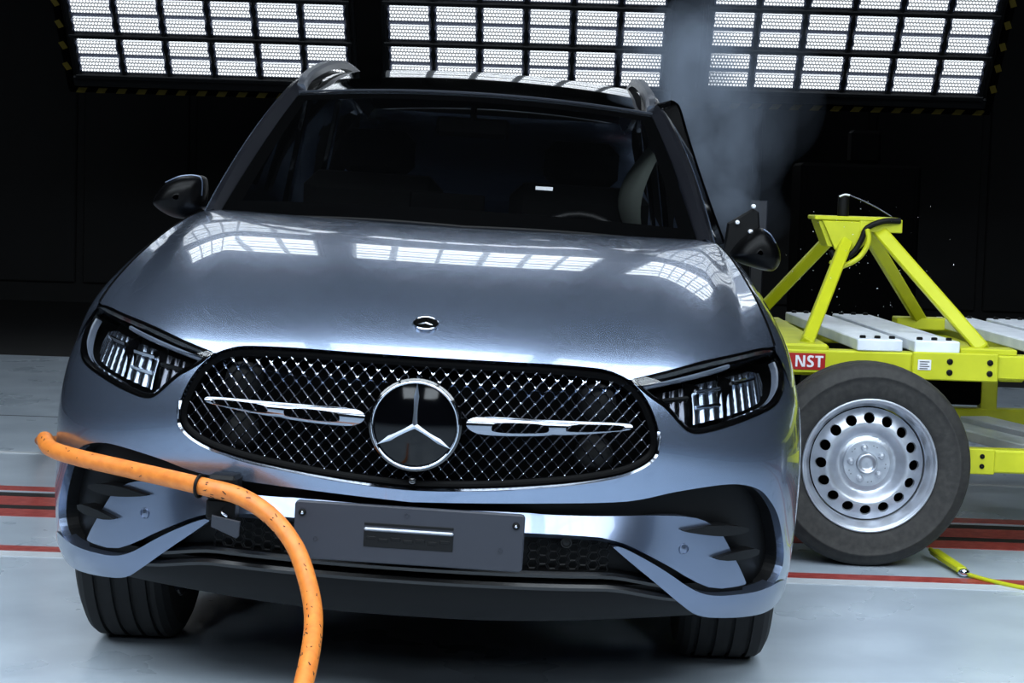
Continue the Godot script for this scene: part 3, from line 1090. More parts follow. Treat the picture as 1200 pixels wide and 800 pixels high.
func car_upper(car: Node3D) -> void:
	# windscreen
	var b := Mb.new()
	var wf := func(p: Vector2) -> Vector3:        # across -1..1, 0 foot .. 1 head
		var bot := Vector3(p.x * .722, 1.115 + .012 * (1 - p.x * p.x), -1.13 - .245 * p.x * p.x)
		var top := Vector3(p.x * .584, 1.560 - .027 * p.x * p.x, -1.965 - .085 * p.x * p.x)
		var q := bot.lerp(top, p.y)
		return q + Vector3(0, .86, .5) * (.028 * sin(PI * p.y) * (1 - .5 * p.x * p.x))
	grid(b, wf, steps(-1, 1, 24), steps(0, 1, 16), -1.0)
	var ws := put("windscreen", b, M.glass, car)
	b = Mb.new()
	for s in [-1.0, 1.0]:                         # printed black border along the glass edge
		var bf := func(p: Vector2) -> Vector3: return wf.call(p) - Vector3(0, .86, .5) * .004
		grid(b, bf, steps(s * .93, s, 2), steps(0, 1, 14), -s)
	var bf2 := func(p: Vector2) -> Vector3: return wf.call(p) - Vector3(0, .86, .5) * .004
	grid(b, bf2, steps(-1, 1, 16), steps(0.93, 1, 2), -1.0)
	grid(b, bf2, steps(-1, 1, 16), steps(0, .13, 2), -1.0)
	put("windscreen_border", b, M.deep, ws)
	b = Mb.new()
	var hp := []
	var hn := []
	for x in steps(-1, 1, 24):
		hp.append(wf.call(Vector2(x, .992)) + Vector3(0, .007, .002)); hn.append(Vector3(0, .86, .5))
	sweep(b, hp, hn, [Vector2(-.0025, -.006), Vector2(-.0025, .0), Vector2(.0025, .0), Vector2(.0025, -.006)])
	put("header_trim", b, M.rail, ws)
	b = Mb.new()
	box(b, Transform3D(Basis(Vector3.RIGHT, -.5), wf.call(Vector2(.37, .36)) + Vector3(0, -.035, -.02)), Vector3(.052, .012, .002), .0)
	put("test_tag", b, M.white, ws)
	b = Mb.new()
	var ap := func(p: Vector2) -> Vector3:
		return Vector3(p.x * .74, 1.105 + .012 * (1 - p.x * p.x) - .02 * p.y, -1.10 - .27 * p.x * p.x - .12 * p.y + .1)
	grid(b, ap, steps(-1, 1, 20), steps(-.4, 1, 3), -1.0)
	put("cowl", b, M.black, car)
	b = Mb.new()
	for k in 2:
		var wp := []
		for i in 9:
			var x: float = lerpf([-.55, .02][k], [.05, .62][k], i / 8.0)
			wp.append(wf.call(Vector2(x / .72, .012 + .01 * sin(i / 8.0 * PI))) + Vector3(0, .008, .006))
		tube(b, wp, .006, 6)
	put("wiper", b, M.black, car)
	# roof
	b = Mb.new()
	var rf := func(p: Vector2) -> Vector3:
		var w := lerpf(.585, .60, clampf((-1.96 - p.y) / .6, 0, 1))
		return Vector3(p.x * w, roof_y(p.y) - .035 * p.x * p.x - .01 * pow(p.x, 8), p.y - .085 * p.x * p.x * clampf(1.0 - (-1.96 - p.y) / .8, 0, 1))
	grid(b, rf, steps(-1, 1, 28), steps(-1.965, -4.32, 40), 1.0)
	put("roof", b, M.roof, car)
	for s in [1.0, -1.0]:
		var pp := spline([Vector3(s * .752, 1.125, -1.44), Vector3(s * .728, 1.232, -1.60), Vector3(s * .690, 1.365, -1.81), Vector3(s * .640, 1.49, -2.0), Vector3(s * .608, 1.556, -2.13), Vector3(s * .604, 1.590, -2.4), Vector3(s * .604, 1.635, -2.9), Vector3(s * .602, 1.648, -3.4), Vector3(s * .592, 1.62, -3.95), Vector3(s * .575, 1.55, -4.35)], 6)
		var nn := []
		for p in pp: nn.append(Vector3(s * .78, .50, .25).normalized())
		var pb := Mb.new()
		sweep(pb, pp, nn, [Vector2(-.030, -.03), Vector2(-.030, .004), Vector2(-.016, .014), Vector2(.008, .016), Vector2(.026, .006), Vector2(.030, -.03)])
		var pil := put("pillar", pb, M.darkpillar, car)
		pb = Mb.new()
		sweep(pb, pp, nn, [Vector2(s * .034, -.03), Vector2(s * .034, .004), Vector2(s * .029, .012), Vector2(s * .020, .016), Vector2(s * .018, .006), Vector2(s * .022, -.03)])
		put("pillar_edge", pb, M.paint, pil)
		pb = Mb.new()
		var rp := spline([Vector3(s * .585, 1.545, -2.08), Vector3(s * .580, 1.585, -2.16), Vector3(s * .572, 1.622, -2.35), Vector3(s * .566, 1.660, -2.65), Vector3(s * .56, 1.685, -3.0), Vector3(s * .56, 1.690, -3.4), Vector3(s * .56, 1.67, -3.8), Vector3(s * .56, 1.61, -4.1)], 5)
		var rn := []
		for p in rp: rn.append(Vector3(0, 1, .1).normalized())
		sweep(pb, rp, rn, [Vector2(-.018, -.012), Vector2(-.018, .008), Vector2(-.010, .018), Vector2(.010, .018), Vector2(.018, .008), Vector2(.018, -.012)])
		put("roof_rail", pb, M.rail, car)
		for z in [-2.62, -3.55]:
			pb = Mb.new()
			bar(pb, Vector3(s * .69, 1.14, z), Vector3(s * .615, 1.58, z + .05), .02, .09, Vector3.FORWARD, .004)
			put("door_pillar", pb, M.gloss, car)
	# the struck door's window frame, pushed out of line
	b = Mb.new()
	var fp := spline([Vector3(.640, 1.572, -2.06), Vector3(.668, 1.565, -2.06), Vector3(.705, 1.465, -2.04), Vector3(.752, 1.343, -2.02), Vector3(.803, 1.22, -2.0), Vector3(.846, 1.125, -2.0)], 6)
	var fnn := []
	for p in fp: fnn.append(Vector3(.9, .3, .2).normalized())
	sweep(b, fp, fnn, [Vector2(-.012, -.045), Vector2(-.012, .0), Vector2(.0, .006), Vector2(.018, .0), Vector2(.02, -.045)])
	put("door_frame", b, M.gloss, car)
	# mirrors
	var ml := chaikin([Vector2(-.945, 1.162), Vector2(-.912, 1.212), Vector2(-.858, 1.239), Vector2(-.806, 1.243), Vector2(-.788, 1.230), Vector2(-.786, 1.18), Vector2(-.79, 1.13), Vector2(-.835, 1.104), Vector2(-.885, 1.106), Vector2(-.93, 1.128), Vector2(-.948, 1.145)], 2)
	b = Mb.new()
	blob(b, ccw(ml), [[0.0, .085], [.45, .082], [.75, .066], [.93, .036], [1.0, .0], [.985, -.05], [.93, -.06], [.0, -.05]], Transform3D(Basis(), Vector3(0, 0, -1.55)))
	bar(b, Vector3(-.82, 1.125, -1.56), Vector3(-.75, 1.10, -1.55), .05, .035, Vector3.UP, .01)
	var mir := put("mirror", b, M.mirrorshell, car)
	b = Mb.new()
	tube(b, spline([Vector3(-.905, 1.213, -1.515), Vector3(-.858, 1.234, -1.508), Vector3(-.812, 1.239, -1.508), Vector3(-.793, 1.226, -1.51), Vector3(-.791, 1.18, -1.51)], 6), .0028, 6)
	put("mirror_edge", b, M.silver, mir)
	b = Mb.new()
	sphere(b, Vector3(-.868, 1.17, -1.478), Vector3(.006, .006, .006), 6)
	put("mirror_lamp", b, M.white, mir)
	var mr := chaikin([Vector2(.838, 1.10), Vector2(.875, 1.150), Vector2(.925, 1.192), Vector2(.960, 1.176), Vector2(.992, 1.130), Vector2(1.003, 1.090), Vector2(.990, 1.060), Vector2(.965, 1.050), Vector2(.885, 1.068), Vector2(.845, 1.085)], 2)
	b = Mb.new()
	blob(b, ccw(mr), [[0.0, .075], [.45, .072], [.75, .058], [.93, .03], [1.0, .0], [.985, -.05], [.93, -.06], [.0, -.05]], Transform3D(Basis(), Vector3(0, 0, -1.70)))
	mir = put("mirror", b, M.mirrorshell, car)
	b = Mb.new()
	tube(b, spline([Vector3(.935, 1.183, -1.66), Vector3(.958, 1.168, -1.66), Vector3(.976, 1.143, -1.66)], 5), .0035, 6)
	put("mirror_edge", b, M.silver, mir)
	b = Mb.new()
	prism(b, [Vector2(.830, 1.195), Vector2(.870, 1.222), Vector2(.905, 1.245), Vector2(.925, 1.235), Vector2(.935, 1.16), Vector2(.90, 1.09), Vector2(.82, 1.09), Vector2(.826, 1.15)], .03, Transform3D(Basis(), Vector3(0, 0, -1.74)), .006)
	put("mirror_mount", b, M.black, car)
	for p in [Vector2(.906, 1.252), Vector2(.859, 1.199), Vector2(.901, 1.173)]:
		b = Mb.new()
		lathe(b, [Vector2(.007, -.02), Vector2(.007, 0.0), Vector2(.0055, .004), Vector2(.001, .005)], 10, Transform3D(Basis(), Vector3(p.x, p.y, -1.70 if p.y < 1.19 else -1.715)))
		put("mount_stud", b, M.white, car)
	# inside
	b = Mb.new()
	var df := func(p: Vector2) -> Vector3: return Vector3(p.x * .70, 1.06 - .10 * p.y * p.y + .04 * cos(p.x * 5.0) * p.y, -1.22 - .18 * p.x * p.x - .55 * p.y)
	grid(b, df, steps(-1, 1, 16), steps(0, 1, 8), -1.0)
	put("dashboard", b, M.cloth, car)
	b = Mb.new()
	var sc := Transform3D(Basis(Vector3.RIGHT, -.45), Vector3(.37, 1.02, -1.98))
	var ring := []
	for i in 28: ring.append(sc * Vector3(cos(TAU * i / 28) * .185, sin(TAU * i / 28) * .185, 0))
	tube(b, ring, .016, 8, true)
	sphere(b, sc * Vector3(0, 0, -.02), Vector3(.07, .06, .035), 8)
	for a in [0.0, PI, -PI / 2]:
		tube(b, [sc * Vector3(0, 0, -.02), sc * Vector3(cos(a) * .18, sin(a) * .18, 0)], .014, 6)
	put("steering_wheel", b, M.plastic, car)
	for s in [1.0, -1.0]:
		b = Mb.new()
		box(b, Transform3D(Basis(Vector3.RIGHT, .18), Vector3(s * .37, .98, -2.62)), Vector3(.50, .62, .13), .05)
		box(b, Transform3D(Basis(), Vector3(s * .37, .66, -2.35)), Vector3(.50, .14, .52), .05)
		var seat := put("seat", b, M.cloth, car)
		b = Mb.new()
		box(b, Transform3D(Basis(Vector3.RIGHT, .12), Vector3(s * .37, 1.36, -2.68)), Vector3(.27, .17, .10), .045)
		for e in [-.06, .06]: tube(b, [Vector3(s * .37 + e, 1.22, -2.67), Vector3(s * .37 + e, 1.33, -2.68)], .007, 6)
		put("headrest", b, M.cloth, seat)
	b = Mb.new()
	var af := func(p: Vector2) -> Vector3: return Vector3(.60 + .03 * sin(p.x * 9.0) * sin(PI * p.y), lerpf(1.06, 1.44 - .12 * absf(p.x - .45), p.y), -1.78 - p.x * 1.7) + Vector3(-.11 * sin(PI * p.y) * (.4 + .6 * sin(PI * minf(p.x * 2.0, 1.0))) , 0, 0)
	grid(b, af, steps(0, 1, 24), steps(0, 1, 12), 1.0)
	put("curtain_airbag", b, M.bag, car)
	b = Mb.new()
	box(b, Transform3D(Basis(Vector3.RIGHT, -.2), Vector3(0, 1.45, -1.98)), Vector3(.24, .065, .03), .015)
	tube(b, [Vector3(0, 1.47, -1.98), Vector3(0, 1.53, -1.97)], .012, 6)
	put("rear_view_mirror", b, M.deep, car)
	b = Mb.new()
	box(b, Transform3D(Basis(Vector3.RIGHT, -.25), Vector3(-.06, 1.17, -1.80)), Vector3(.24, .13, .015), .006)
	put("dashboard_screen", b, M.deep, car)

func car_wheels(car: Node3D) -> void:
	var inv := car.transform.affine_inverse()
	for s in [1.0, -1.0]:
		for k in 2:
			var z: float = [-.88, -3.72][k]
			var w := base("wheel", car, inv * Transform3D(Basis(Vector3(0, 0, 1), Vector3(0, 1, 0), Vector3(-1, 0, 0)) if s < 0 else Basis(Vector3(0, 0, -1), Vector3(0, 1, 0), Vector3(1, 0, 0)), Vector3(s * .790 + .015, .366, z)))
			# local z points outwards
			var prof := [Vector2(.25, -.108), Vector2(.33, -.120), Vector2(.354, -.108)]
			for g in 4:
				var zz := -.080 + g * .0455
				prof.append_array([Vector2(.366, zz - .012), Vector2(.367, zz), Vector2(.358, zz + .001), Vector2(.358, zz + .010), Vector2(.367, zz + .011)])
			prof.append_array([Vector2(.364, .094), Vector2(.354, .108), Vector2(.33, .120), Vector2(.27, .118), Vector2(.25, .108)])
			var b := Mb.new()
			lathe(b, prof, 64)
			put("tyre", b, M.tread, w)
			b = Mb.new()
			lathe(b, [Vector2(.255, -.11), Vector2(.24, -.10), Vector2(.22, -.02), Vector2(.22, .06), Vector2(.24, .10), Vector2(.255, .112)], 48)
			for i in 10:
				var a := TAU * i / 10
				bar(b, Vector3(cos(a) * .05, sin(a) * .05, .07), Vector3(cos(a) * .24, sin(a) * .24, .095), .035, .02, Vector3(0, 0, 1))
			sphere(b, Vector3(0, 0, .07), Vector3(.06, .06, .03), 8)
			put("rim", b, M.silver, w)

# ------------------------------------------------------------------ lamp banks
const CELL := Vector2(0.355, 0.378)
var cell_meshes := {}

func light_panel(label: String, foot: Vector3, turn: Basis, cols: int, rows: int, energy: float, guard := 0, led: StandardMaterial3D = M.led) -> Node3D:
	# local x along the bank, y up its face, z out of the glowing face; the foot is the middle of the lower edge
	var p := base("light_panel", self, Transform3D(turn, foot))
	tag(p, label, "light panel")
	var w := cols * CELL.x
	var h := rows * CELL.y
	var b := Mb.new()
	for i in cols + 1:
		box(b, Transform3D(Basis(), Vector3(-w / 2 + i * CELL.x, h / 2, -.04)), Vector3(.030, h + .05, .07), .006)
	for j in rows + 1:
		box(b, Transform3D(Basis(), Vector3(0, j * CELL.y, -.03)), Vector3(w + .05, .04, .072), .006)
	box(b, Transform3D(Basis(), Vector3(0, h / 2, -.10)), Vector3(w + .10, h + .10, .05), .01)
	box(b, Transform3D(Basis(), Vector3(0, -.09, -.11)), Vector3(w + .14, .10, .12), .01)
	put("frame", b, M.frame, p)
	if cell_meshes.is_empty():
		var c := Mb.new()
		box(c, Transform3D(Basis(), Vector3(0, 0, -.05)), Vector3(CELL.x - .03, CELL.y - .035, .04), .004)
		for s in [-1.0, 1.0]:
			for e in [-.085, .085]:
				bar(c, Vector3(s * .160, e - .05, -.018), Vector3(s * .150, e, -.018), .012, .03, Vector3(0, 0, 1), .002)
				bar(c, Vector3(s * .150, e, -.018), Vector3(s * .160, e + .05, -.018), .012, .03, Vector3(0, 0, 1), .002)
		cell_meshes.body = c.mesh()
		c = Mb.new()
		var q := Vector2(.146, .062)
		c.flat(Vector3(-q.x, -q.y, 0), Vector3(q.x, -q.y, 0), Vector3(q.x, q.y, 0), Vector3(-q.x, q.y, 0), Vector3(0, 0, 1))
		var g := [Vector3(-q.x, -q.y, 0), Vector3(q.x, -q.y, 0), Vector3(q.x, q.y, 0), Vector3(-q.x, q.y, 0)]
		for i in 4:
			var a: Vector3 = g[i]
			var d: Vector3 = g[(i + 1) % 4]
			c.flat(a, d, d + Vector3(0, 0, -.02), a + Vector3(0, 0, -.02), (a + d) * .5)
		cell_meshes.led = c.mesh()
	for i in cols:
		for j in rows:
			var m := put("lamp_module", cell_meshes.body, M.module, p, Transform3D(Basis(), Vector3(-w / 2 + (i + .5) * CELL.x, (j + .5) * CELL.y, 0)))
			for e in [-.085, .085]:
				put("led_strip", cell_meshes.led, led, m, Transform3D(Basis(), Vector3(0, e, -.012)))
	if guard:
		b = Mb.new()
		box(b, Transform3D(Basis(), Vector3(0, -.26, -.20)), Vector3(w + .3, .06, .06), .006)
		box(b, Transform3D(Basis(), Vector3(guard * (w / 2 + .12), h / 2 - .13, -.16)), Vector3(.05, h + .2, .06), .006)
		var eg := put("edge_guard", b, M.deep, p)
		for i in int((w + .3) / .16):
			b = Mb.new()
			var x := -(w + .3) / 2 + .05 + i * .16
			prism(b, [Vector2(x, -.286), Vector2(x + .07, -.286), Vector2(x + .10, -.236), Vector2(x + .03, -.236)], .004, Transform3D(Basis(), Vector3(0, 0, -.168)), 0.0)
			put("hazard_stripe", b, M.hazy, eg)
		for i in int(h / .2):
			b = Mb.new()
			box(b, Transform3D(Basis(Vector3.BACK, .4), Vector3(guard * (w / 2 + .12), .0 + i * .2, -.128)), Vector3(.045, .07, .004))
			put("hazard_stripe", b, M.hazy, eg)
	var l := AreaLight3D.new()
	l.name = free_name("panel_light")
	l.area_size = Vector2(w, h)
	l.area_normalize_energy = false
	l.light_energy = energy
	l.light_color = Color(0.90, 0.955, 1.0)
	l.area_range = 60.0
	l.shadow_enabled = true
	l.transform = Transform3D(Basis(Vector3(-1, 0, 0), Vector3(0, 1, 0), Vector3(0, 0, -1)), Vector3(0, h / 2, .03))
	p.add_child(l, true)
	return p

func facing(yaw: float, tilt: float) -> Basis:    # a face that looks along +z, turned about y, then leaned to look down by tilt
	return Basis(Vector3.UP, yaw) * Basis(Vector3.RIGHT, tilt)

# ------------------------------------------------------------------ setting
func slab(called: String, lo: Vector3, hi: Vector3, m, parent: Node3D = self, bev := 0.0) -> MeshInstance3D:
	var b := Mb.new()
	box(b, Transform3D(Basis(), (hi - lo) * 0.5), hi - lo, bev)
	var o := put(called, b, m, parent, Transform3D(Basis(), lo - (Vector3() if parent == self else parent.position)))
	if parent == self: o.set_meta("kind", "structure")
	return o

func make_hall() -> void:
	var fl := slab("floor", Vector3(-12, -.3, -9.0), Vector3(12, 0, 13.5), M.floor)
	var lines := [[-4.28, -4.22, M.stripe_white], [-3.30, -3.20, M.stripe_red], [-3.14, -3.06, M.groove], [-3.05, -2.86, M.stripe_red], [-2.85, -2.78, M.groove], [-2.77, -2.62, M.stripe_red], [-2.05, -1.97, M.stripe_red], [-1.955, -1.87, M.stripe_white]]
	for l in lines:
		slab("floor_rail" if l[2] == M.groove else "floor_stripe", Vector3(-12, -.02, l[0]), Vector3(12, .0025, l[1]), l[2], fl)
	for z in [-5.6, 2.0]:
		slab("floor_joint", Vector3(-12, -.02, z), Vector3(12, .001, z + .012), M.groove, fl)
	slab("floor_joint", Vector3(-1.55, -.02, -.86), Vector3(-1.18, .001, -.85), M.groove, fl)
	slab("shaded_floor_1", Vector3(-12, -.3, -15), Vector3(12, -.0, -9.0), M.floor_falloff)  # back strip of the floor, coloured dark in place of light falloff
	slab("wall_back", Vector3(-12, 0, -15.3), Vector3(12, 8, -15), M.wall)
	slab("wall_front", Vector3(-12, 0, 13.5), Vector3(12, 8, 13.8), M.wall)
	slab("wall_left", Vector3(-12.3, 0, -15.3), Vector3(-12, 8, 13.8), M.wall)
	slab("wall_right", Vector3(12, 0, -15.3), Vector3(12.3, 8, 13.8), M.wall)
	slab("ceiling", Vector3(-12.3, 8, -15.3), Vector3(12.3, 8.3, 13.8), M.wall)
	var wb := get_node("wall_back")
	for i in 20:
		slab("wall_panel", Vector3(-11.2 + i * 1.13, .2, -15.02), Vector3(-10.15 + i * 1.13, 5.5, -14.94), M.wall, wb, .012)

# ------------------------------------------------------------------ barrier trolley
func make_trolley() -> void:
	var t := base("barrier_trolley", self)
	tag(t, "yellow barrier trolley with bolted white ballast plates and one steel wheel, against the car's side", "trolley")
	var b := Mb.new()
	# upper frame
	var zn := -2.45
	var zf := -3.86
	b = Mb.new()
	box(b, Transform3D(Basis(), Vector3(2.60, .683, zn)), Vector3(3.0, .085, .09), .006)
	put("side_beam", b, M.yellow, t)
	b = Mb.new()
	box(b, Transform3D(Basis(), Vector3(1.74, .682, zn + .052)), Vector3(.30, .098, .016), .004)
	var fp := put("joint_plate", b, M.yellow, t)
	for x in [1.72, 1.86]:
		for y in [.700, .662]:
			b = Mb.new()
			lathe(b, [Vector2(.011, 0), Vector2(.011, .004), Vector2(.006, .006), Vector2(.001, .006)], 10, Transform3D(Basis(), Vector3(x, y, zn + .059)))
			put("bolt", b, M.black, fp)
	b = Mb.new()
	box(b, Transform3D(Basis(), Vector3(2.60, .69, zf)), Vector3(3.0, .085, .09), .006)
	put("side_beam", b, M.yellow, t)
	b = Mb.new()
	box(b, Transform3D(Basis(), Vector3(1.19, .69, (zn + zf) / 2)), Vector3(.22, .11, zn - zf + .08), .008)
	put("cross_beam", b, M.yellow, t)
	b = Mb.new()
	prism(b, [Vector2(1.075, .64), Vector2(1.075, .80), Vector2(1.10, .80), Vector2(1.30, .735), Vector2(1.30, .64)], .10, Transform3D(Basis(), Vector3(0, 0, zf + .12)), .006)
	put("gusset", b, M.yellow, t)
	b = Mb.new()
	for x in [1.95, 3.2]:
		b = Mb.new()
		box(b, Transform3D(Basis(), Vector3(x, .665, (zn + zf) / 2)), Vector3(.09, .07, zn - zf), .005)
		put("cross_beam", b, M.yellow, t)
	b = Mb.new()
	box(b, Transform3D(Basis(), Vector3(1.90, .745, zf + .06)), Vector3(.26, .05, .12), .005)
	put("strut_foot", b, M.yellow, t)
	# lower frame
	for z in [zn - .02, zf]:
		b = Mb.new()
		box(b, Transform3D(Basis(), Vector3(2.75, .348, z)), Vector3(2.1, .082, .08), .006)
		var lbm := put("lower_beam", b, M.yellow, t)
		if z > -3:
			b = Mb.new()
			box(b, Transform3D(Basis(), Vector3(1.80, .348, z + .046)), Vector3(.20, .09, .014), .003)
			put("joint_plate", b, M.yellow, lbm)
			for y in [.367, .332]:
				b = Mb.new()
				lathe(b, [Vector2(.009, 0), Vector2(.009, .004), Vector2(.001, .005)], 10, Transform3D(Basis(), Vector3(1.855, y, z + .052)))
				put("bolt", b, M.black, lbm)
	b = Mb.new()
	for x in [1.75, 3.7]:
		b = Mb.new()
		box(b, Transform3D(Basis(), Vector3(x, .348, (zn + zf) / 2)), Vector3(.09, .07, zn - zf), .005)
		put("cross_beam", b, M.yellow, t)
	for x in [2.19, 3.7]:
		for z in [zn, zf]:
			b = Mb.new()
			box(b, Transform3D(Basis(), Vector3(x, .52, z)), Vector3(.07, .27, .07), .004)
			put("post", b, M.yellow, t)
	# ballast plates
	var xs := [1.405, 1.605, 2.045, 2.26, 2.48, 2.7]
	for i in 6:
		b = Mb.new()
		box(b, Transform3D(Basis(Vector3.UP, .05), Vector3(xs[i] + .035, .748, (zn + zf) / 2)), Vector3(.160, .042, 1.50), .004)
		var pl := put("ballast_plate", b, M.alu, t)
		for e in 2:
			for k in 3:
				b = Mb.new()
				var at := Basis(Vector3.UP, .05) * Vector3(-.052 + k * .052, 0, [.70, -.70][e])
				lathe(b, [Vector2(.011, 0), Vector2(.011, .008), Vector2(.008, .010), Vector2(.001, .010)], 6, Transform3D(Basis(Vector3.RIGHT, -PI / 2), Vector3(xs[i] + .035, .769, (zn + zf) / 2) + at))
				put("bolt", b, M.black, pl)
	for x in [2.02, 2.26]:
		b = Mb.new()
		box(b, Transform3D(Basis(Vector3.UP, .3), Vector3(x, .352, (zn + zf) / 2)), Vector3(.13, .04, 1.1), .004)
		put("ballast_plate", b, M.alu, t)
	b = Mb.new()
	box(b, Transform3D(Basis(), Vector3(1.92, .525, zf + .02)), Vector3(.46, .24, .10), .01)
	put("dark_box", b, M.deep, t)  # plain near-black box filling the gap between upper and lower beams
	# tripod
	var head := Vector3(1.47, 1.165, -3.12)
	b = Mb.new()
	box(b, Transform3D(Basis(Vector3.UP, -.05), head + Vector3(0, .018, 0)), Vector3(.315, .016, .32), .004)
	box(b, Transform3D(Basis(Vector3.UP, -.05), head + Vector3(.085, -.006, .155)), Vector3(.16, .05, .014), .003)
	var hd := put("mast_head", b, M.yellow, t)
	b = Mb.new()
	prism(b, [Vector2(-.135, .008), Vector2(.055, .008), Vector2(.045, -.06), Vector2(-.02, -.125), Vector2(-.085, -.10)], .014, Transform3D(Basis(), head + Vector3(0, 0, .15)), .003)
	prism(b, [Vector2(-.15, .008), Vector2(-.13, .008), Vector2(-.09, -.09), Vector2(-.11, -.09)], .20, Transform3D(Basis(), head + Vector3(0, 0, .04)), .003)
	put("gusset", b, M.yellow, hd)
	var legs := [[Vector3(1.235, .74, -2.52), Vector3(1.43, 1.095, -2.98), Vector2(.045, .042)], [Vector3(1.185, .76, -3.76), Vector3(1.40, 1.10, -3.22), Vector2(.045, .042)], [Vector3(1.86, .735, -2.50), Vector3(1.545, 1.15, -3.0), Vector2(.050, .045)], [Vector3(1.885, .75, -3.80), Vector3(1.53, 1.15, -3.20), Vector2(.050, .045)]]
	for l in legs:
		b = Mb.new()
		bar(b, l[0], l[1], l[2].x, l[2].y, Vector3(0, 0, 1), .006)
		put("strut", b, M.yellow, t)
	b = Mb.new()
	box(b, Transform3D(Basis(), Vector3(1.86, .735, -2.48)), Vector3(.20, .022, .12), .004)
	put("strut_foot", b, M.yellow, t)
	b = Mb.new()
	tube(b, spline([head + Vector3(.155, .015, .17), head + Vector3(.09, .012, .18), head + Vector3(.03, -.015, .18), head + Vector3(.01, -.06, .18), head + Vector3(-.02, -.11, .18), head + Vector3(-.075, -.135, .17), head + Vector3(-.095, -.11, .14)], 6), .011, 8)
	put("hose", b, M.black, t)
	b = Mb.new()
	tube(b, spline([head + Vector3(.03, -.02, .19), head + Vector3(.035, -.07, .19), head + Vector3(.0, -.13, .185), head + Vector3(-.07, -.165, .18), head + Vector3(-.10, -.145, .17)], 6), .010, 8)
	put("hose", b, M.yellow, t)
	b = Mb.new()
	lathe(b, [Vector2(.022, 0), Vector2(.022, .075), Vector2(.018, .08), Vector2(.001, .08)], 16, Transform3D(Basis(Vector3.RIGHT, -PI / 2), head + Vector3(-.045, .026, .06)))
	var cam := put("sensor_pod", b, M.black, t)
	b = Mb.new()
	tube(b, spline([head + Vector3(-.064, .10, .08), head + Vector3(-.045, .108, .085), head + Vector3(-.026, .106, .08)], 4), .004, 6)
	put("pod_rim", b, M.white, cam)
	b = Mb.new()
	tube(b, spline([head + Vector3(-.02, .105, .06), head + Vector3(.03, .085, .08), head + Vector3(.08, .06, .1), head + Vector3(.13, .03, .12)], 5), .0035, 6)
	put("pod_cable", b, M.darkchrome, cam)
	# labels
	b = Mb.new()
	box(b, Transform3D(Basis(), Vector3(1.204, .684, zn + .0465)), Vector3(.168, .058, .003), .0005)
	var lab := put("nameplate", b, M.red, t)
	letters("NST", lab, Vector3(1.230, .684, zn + .0485), .040, M.white)
	b = Mb.new()
	box(b, Transform3D(Basis(), Vector3(1.632, .686, zn + .0610)), Vector3(.046, .036, .002), .0005)
	var lb2 := put("data_label", b, M.white, t)
	for i in 4:
		b = Mb.new()
		box(b, Transform3D(Basis(), Vector3(1.632 - .003 * (i % 2), .697 - i * .008, zn + .0623)), Vector3(.034 - .006 * (i % 2), .003, .0008))
		put("printed_line", b, M.frame, lb2)
	# crushable block at the front
	b = Mb.new()
	box(b, Transform3D(Basis(), Vector3(1.03, .56, (zn + zf) / 2)), Vector3(.09, .46, 1.4), .01)
	put("crush_block", b, M.alu, t)
	# wheels
	for z in [-2.29, -4.02]:
		make_steel_wheel(t, Vector3(1.425, .350, z), 1.0 if z > -3 else -1.0)
		make_steel_wheel(t, Vector3(3.75, .350, z), 1.0 if z > -3 else -1.0)
	b = Mb.new()
	for x in [1.425, 3.75]:
		tube(b, [Vector3(x, .35, -2.36), Vector3(x, .35, -3.95)], .035, 10)
		for z in [zn, zf]: box(b, Transform3D(Basis(), Vector3(x, .52, z)), Vector3(.08, .30, .06), .004)
	put("axle", b, M.frame, t)

func letters(text: String, parent: Node3D, at: Vector3, high: float, m) -> void:
	var f := SystemFont.new()
	f.font_names = PackedStringArray(["Droid Sans"])
	f.font_weight = 700
	var tm := TextMesh.new()
	tm.text = text
	tm.font = f
	tm.font_size = 64
	tm.pixel_size = high / 46.0
	tm.depth = .003
	put("lettering", tm, m, parent, Transform3D(Basis(), at))

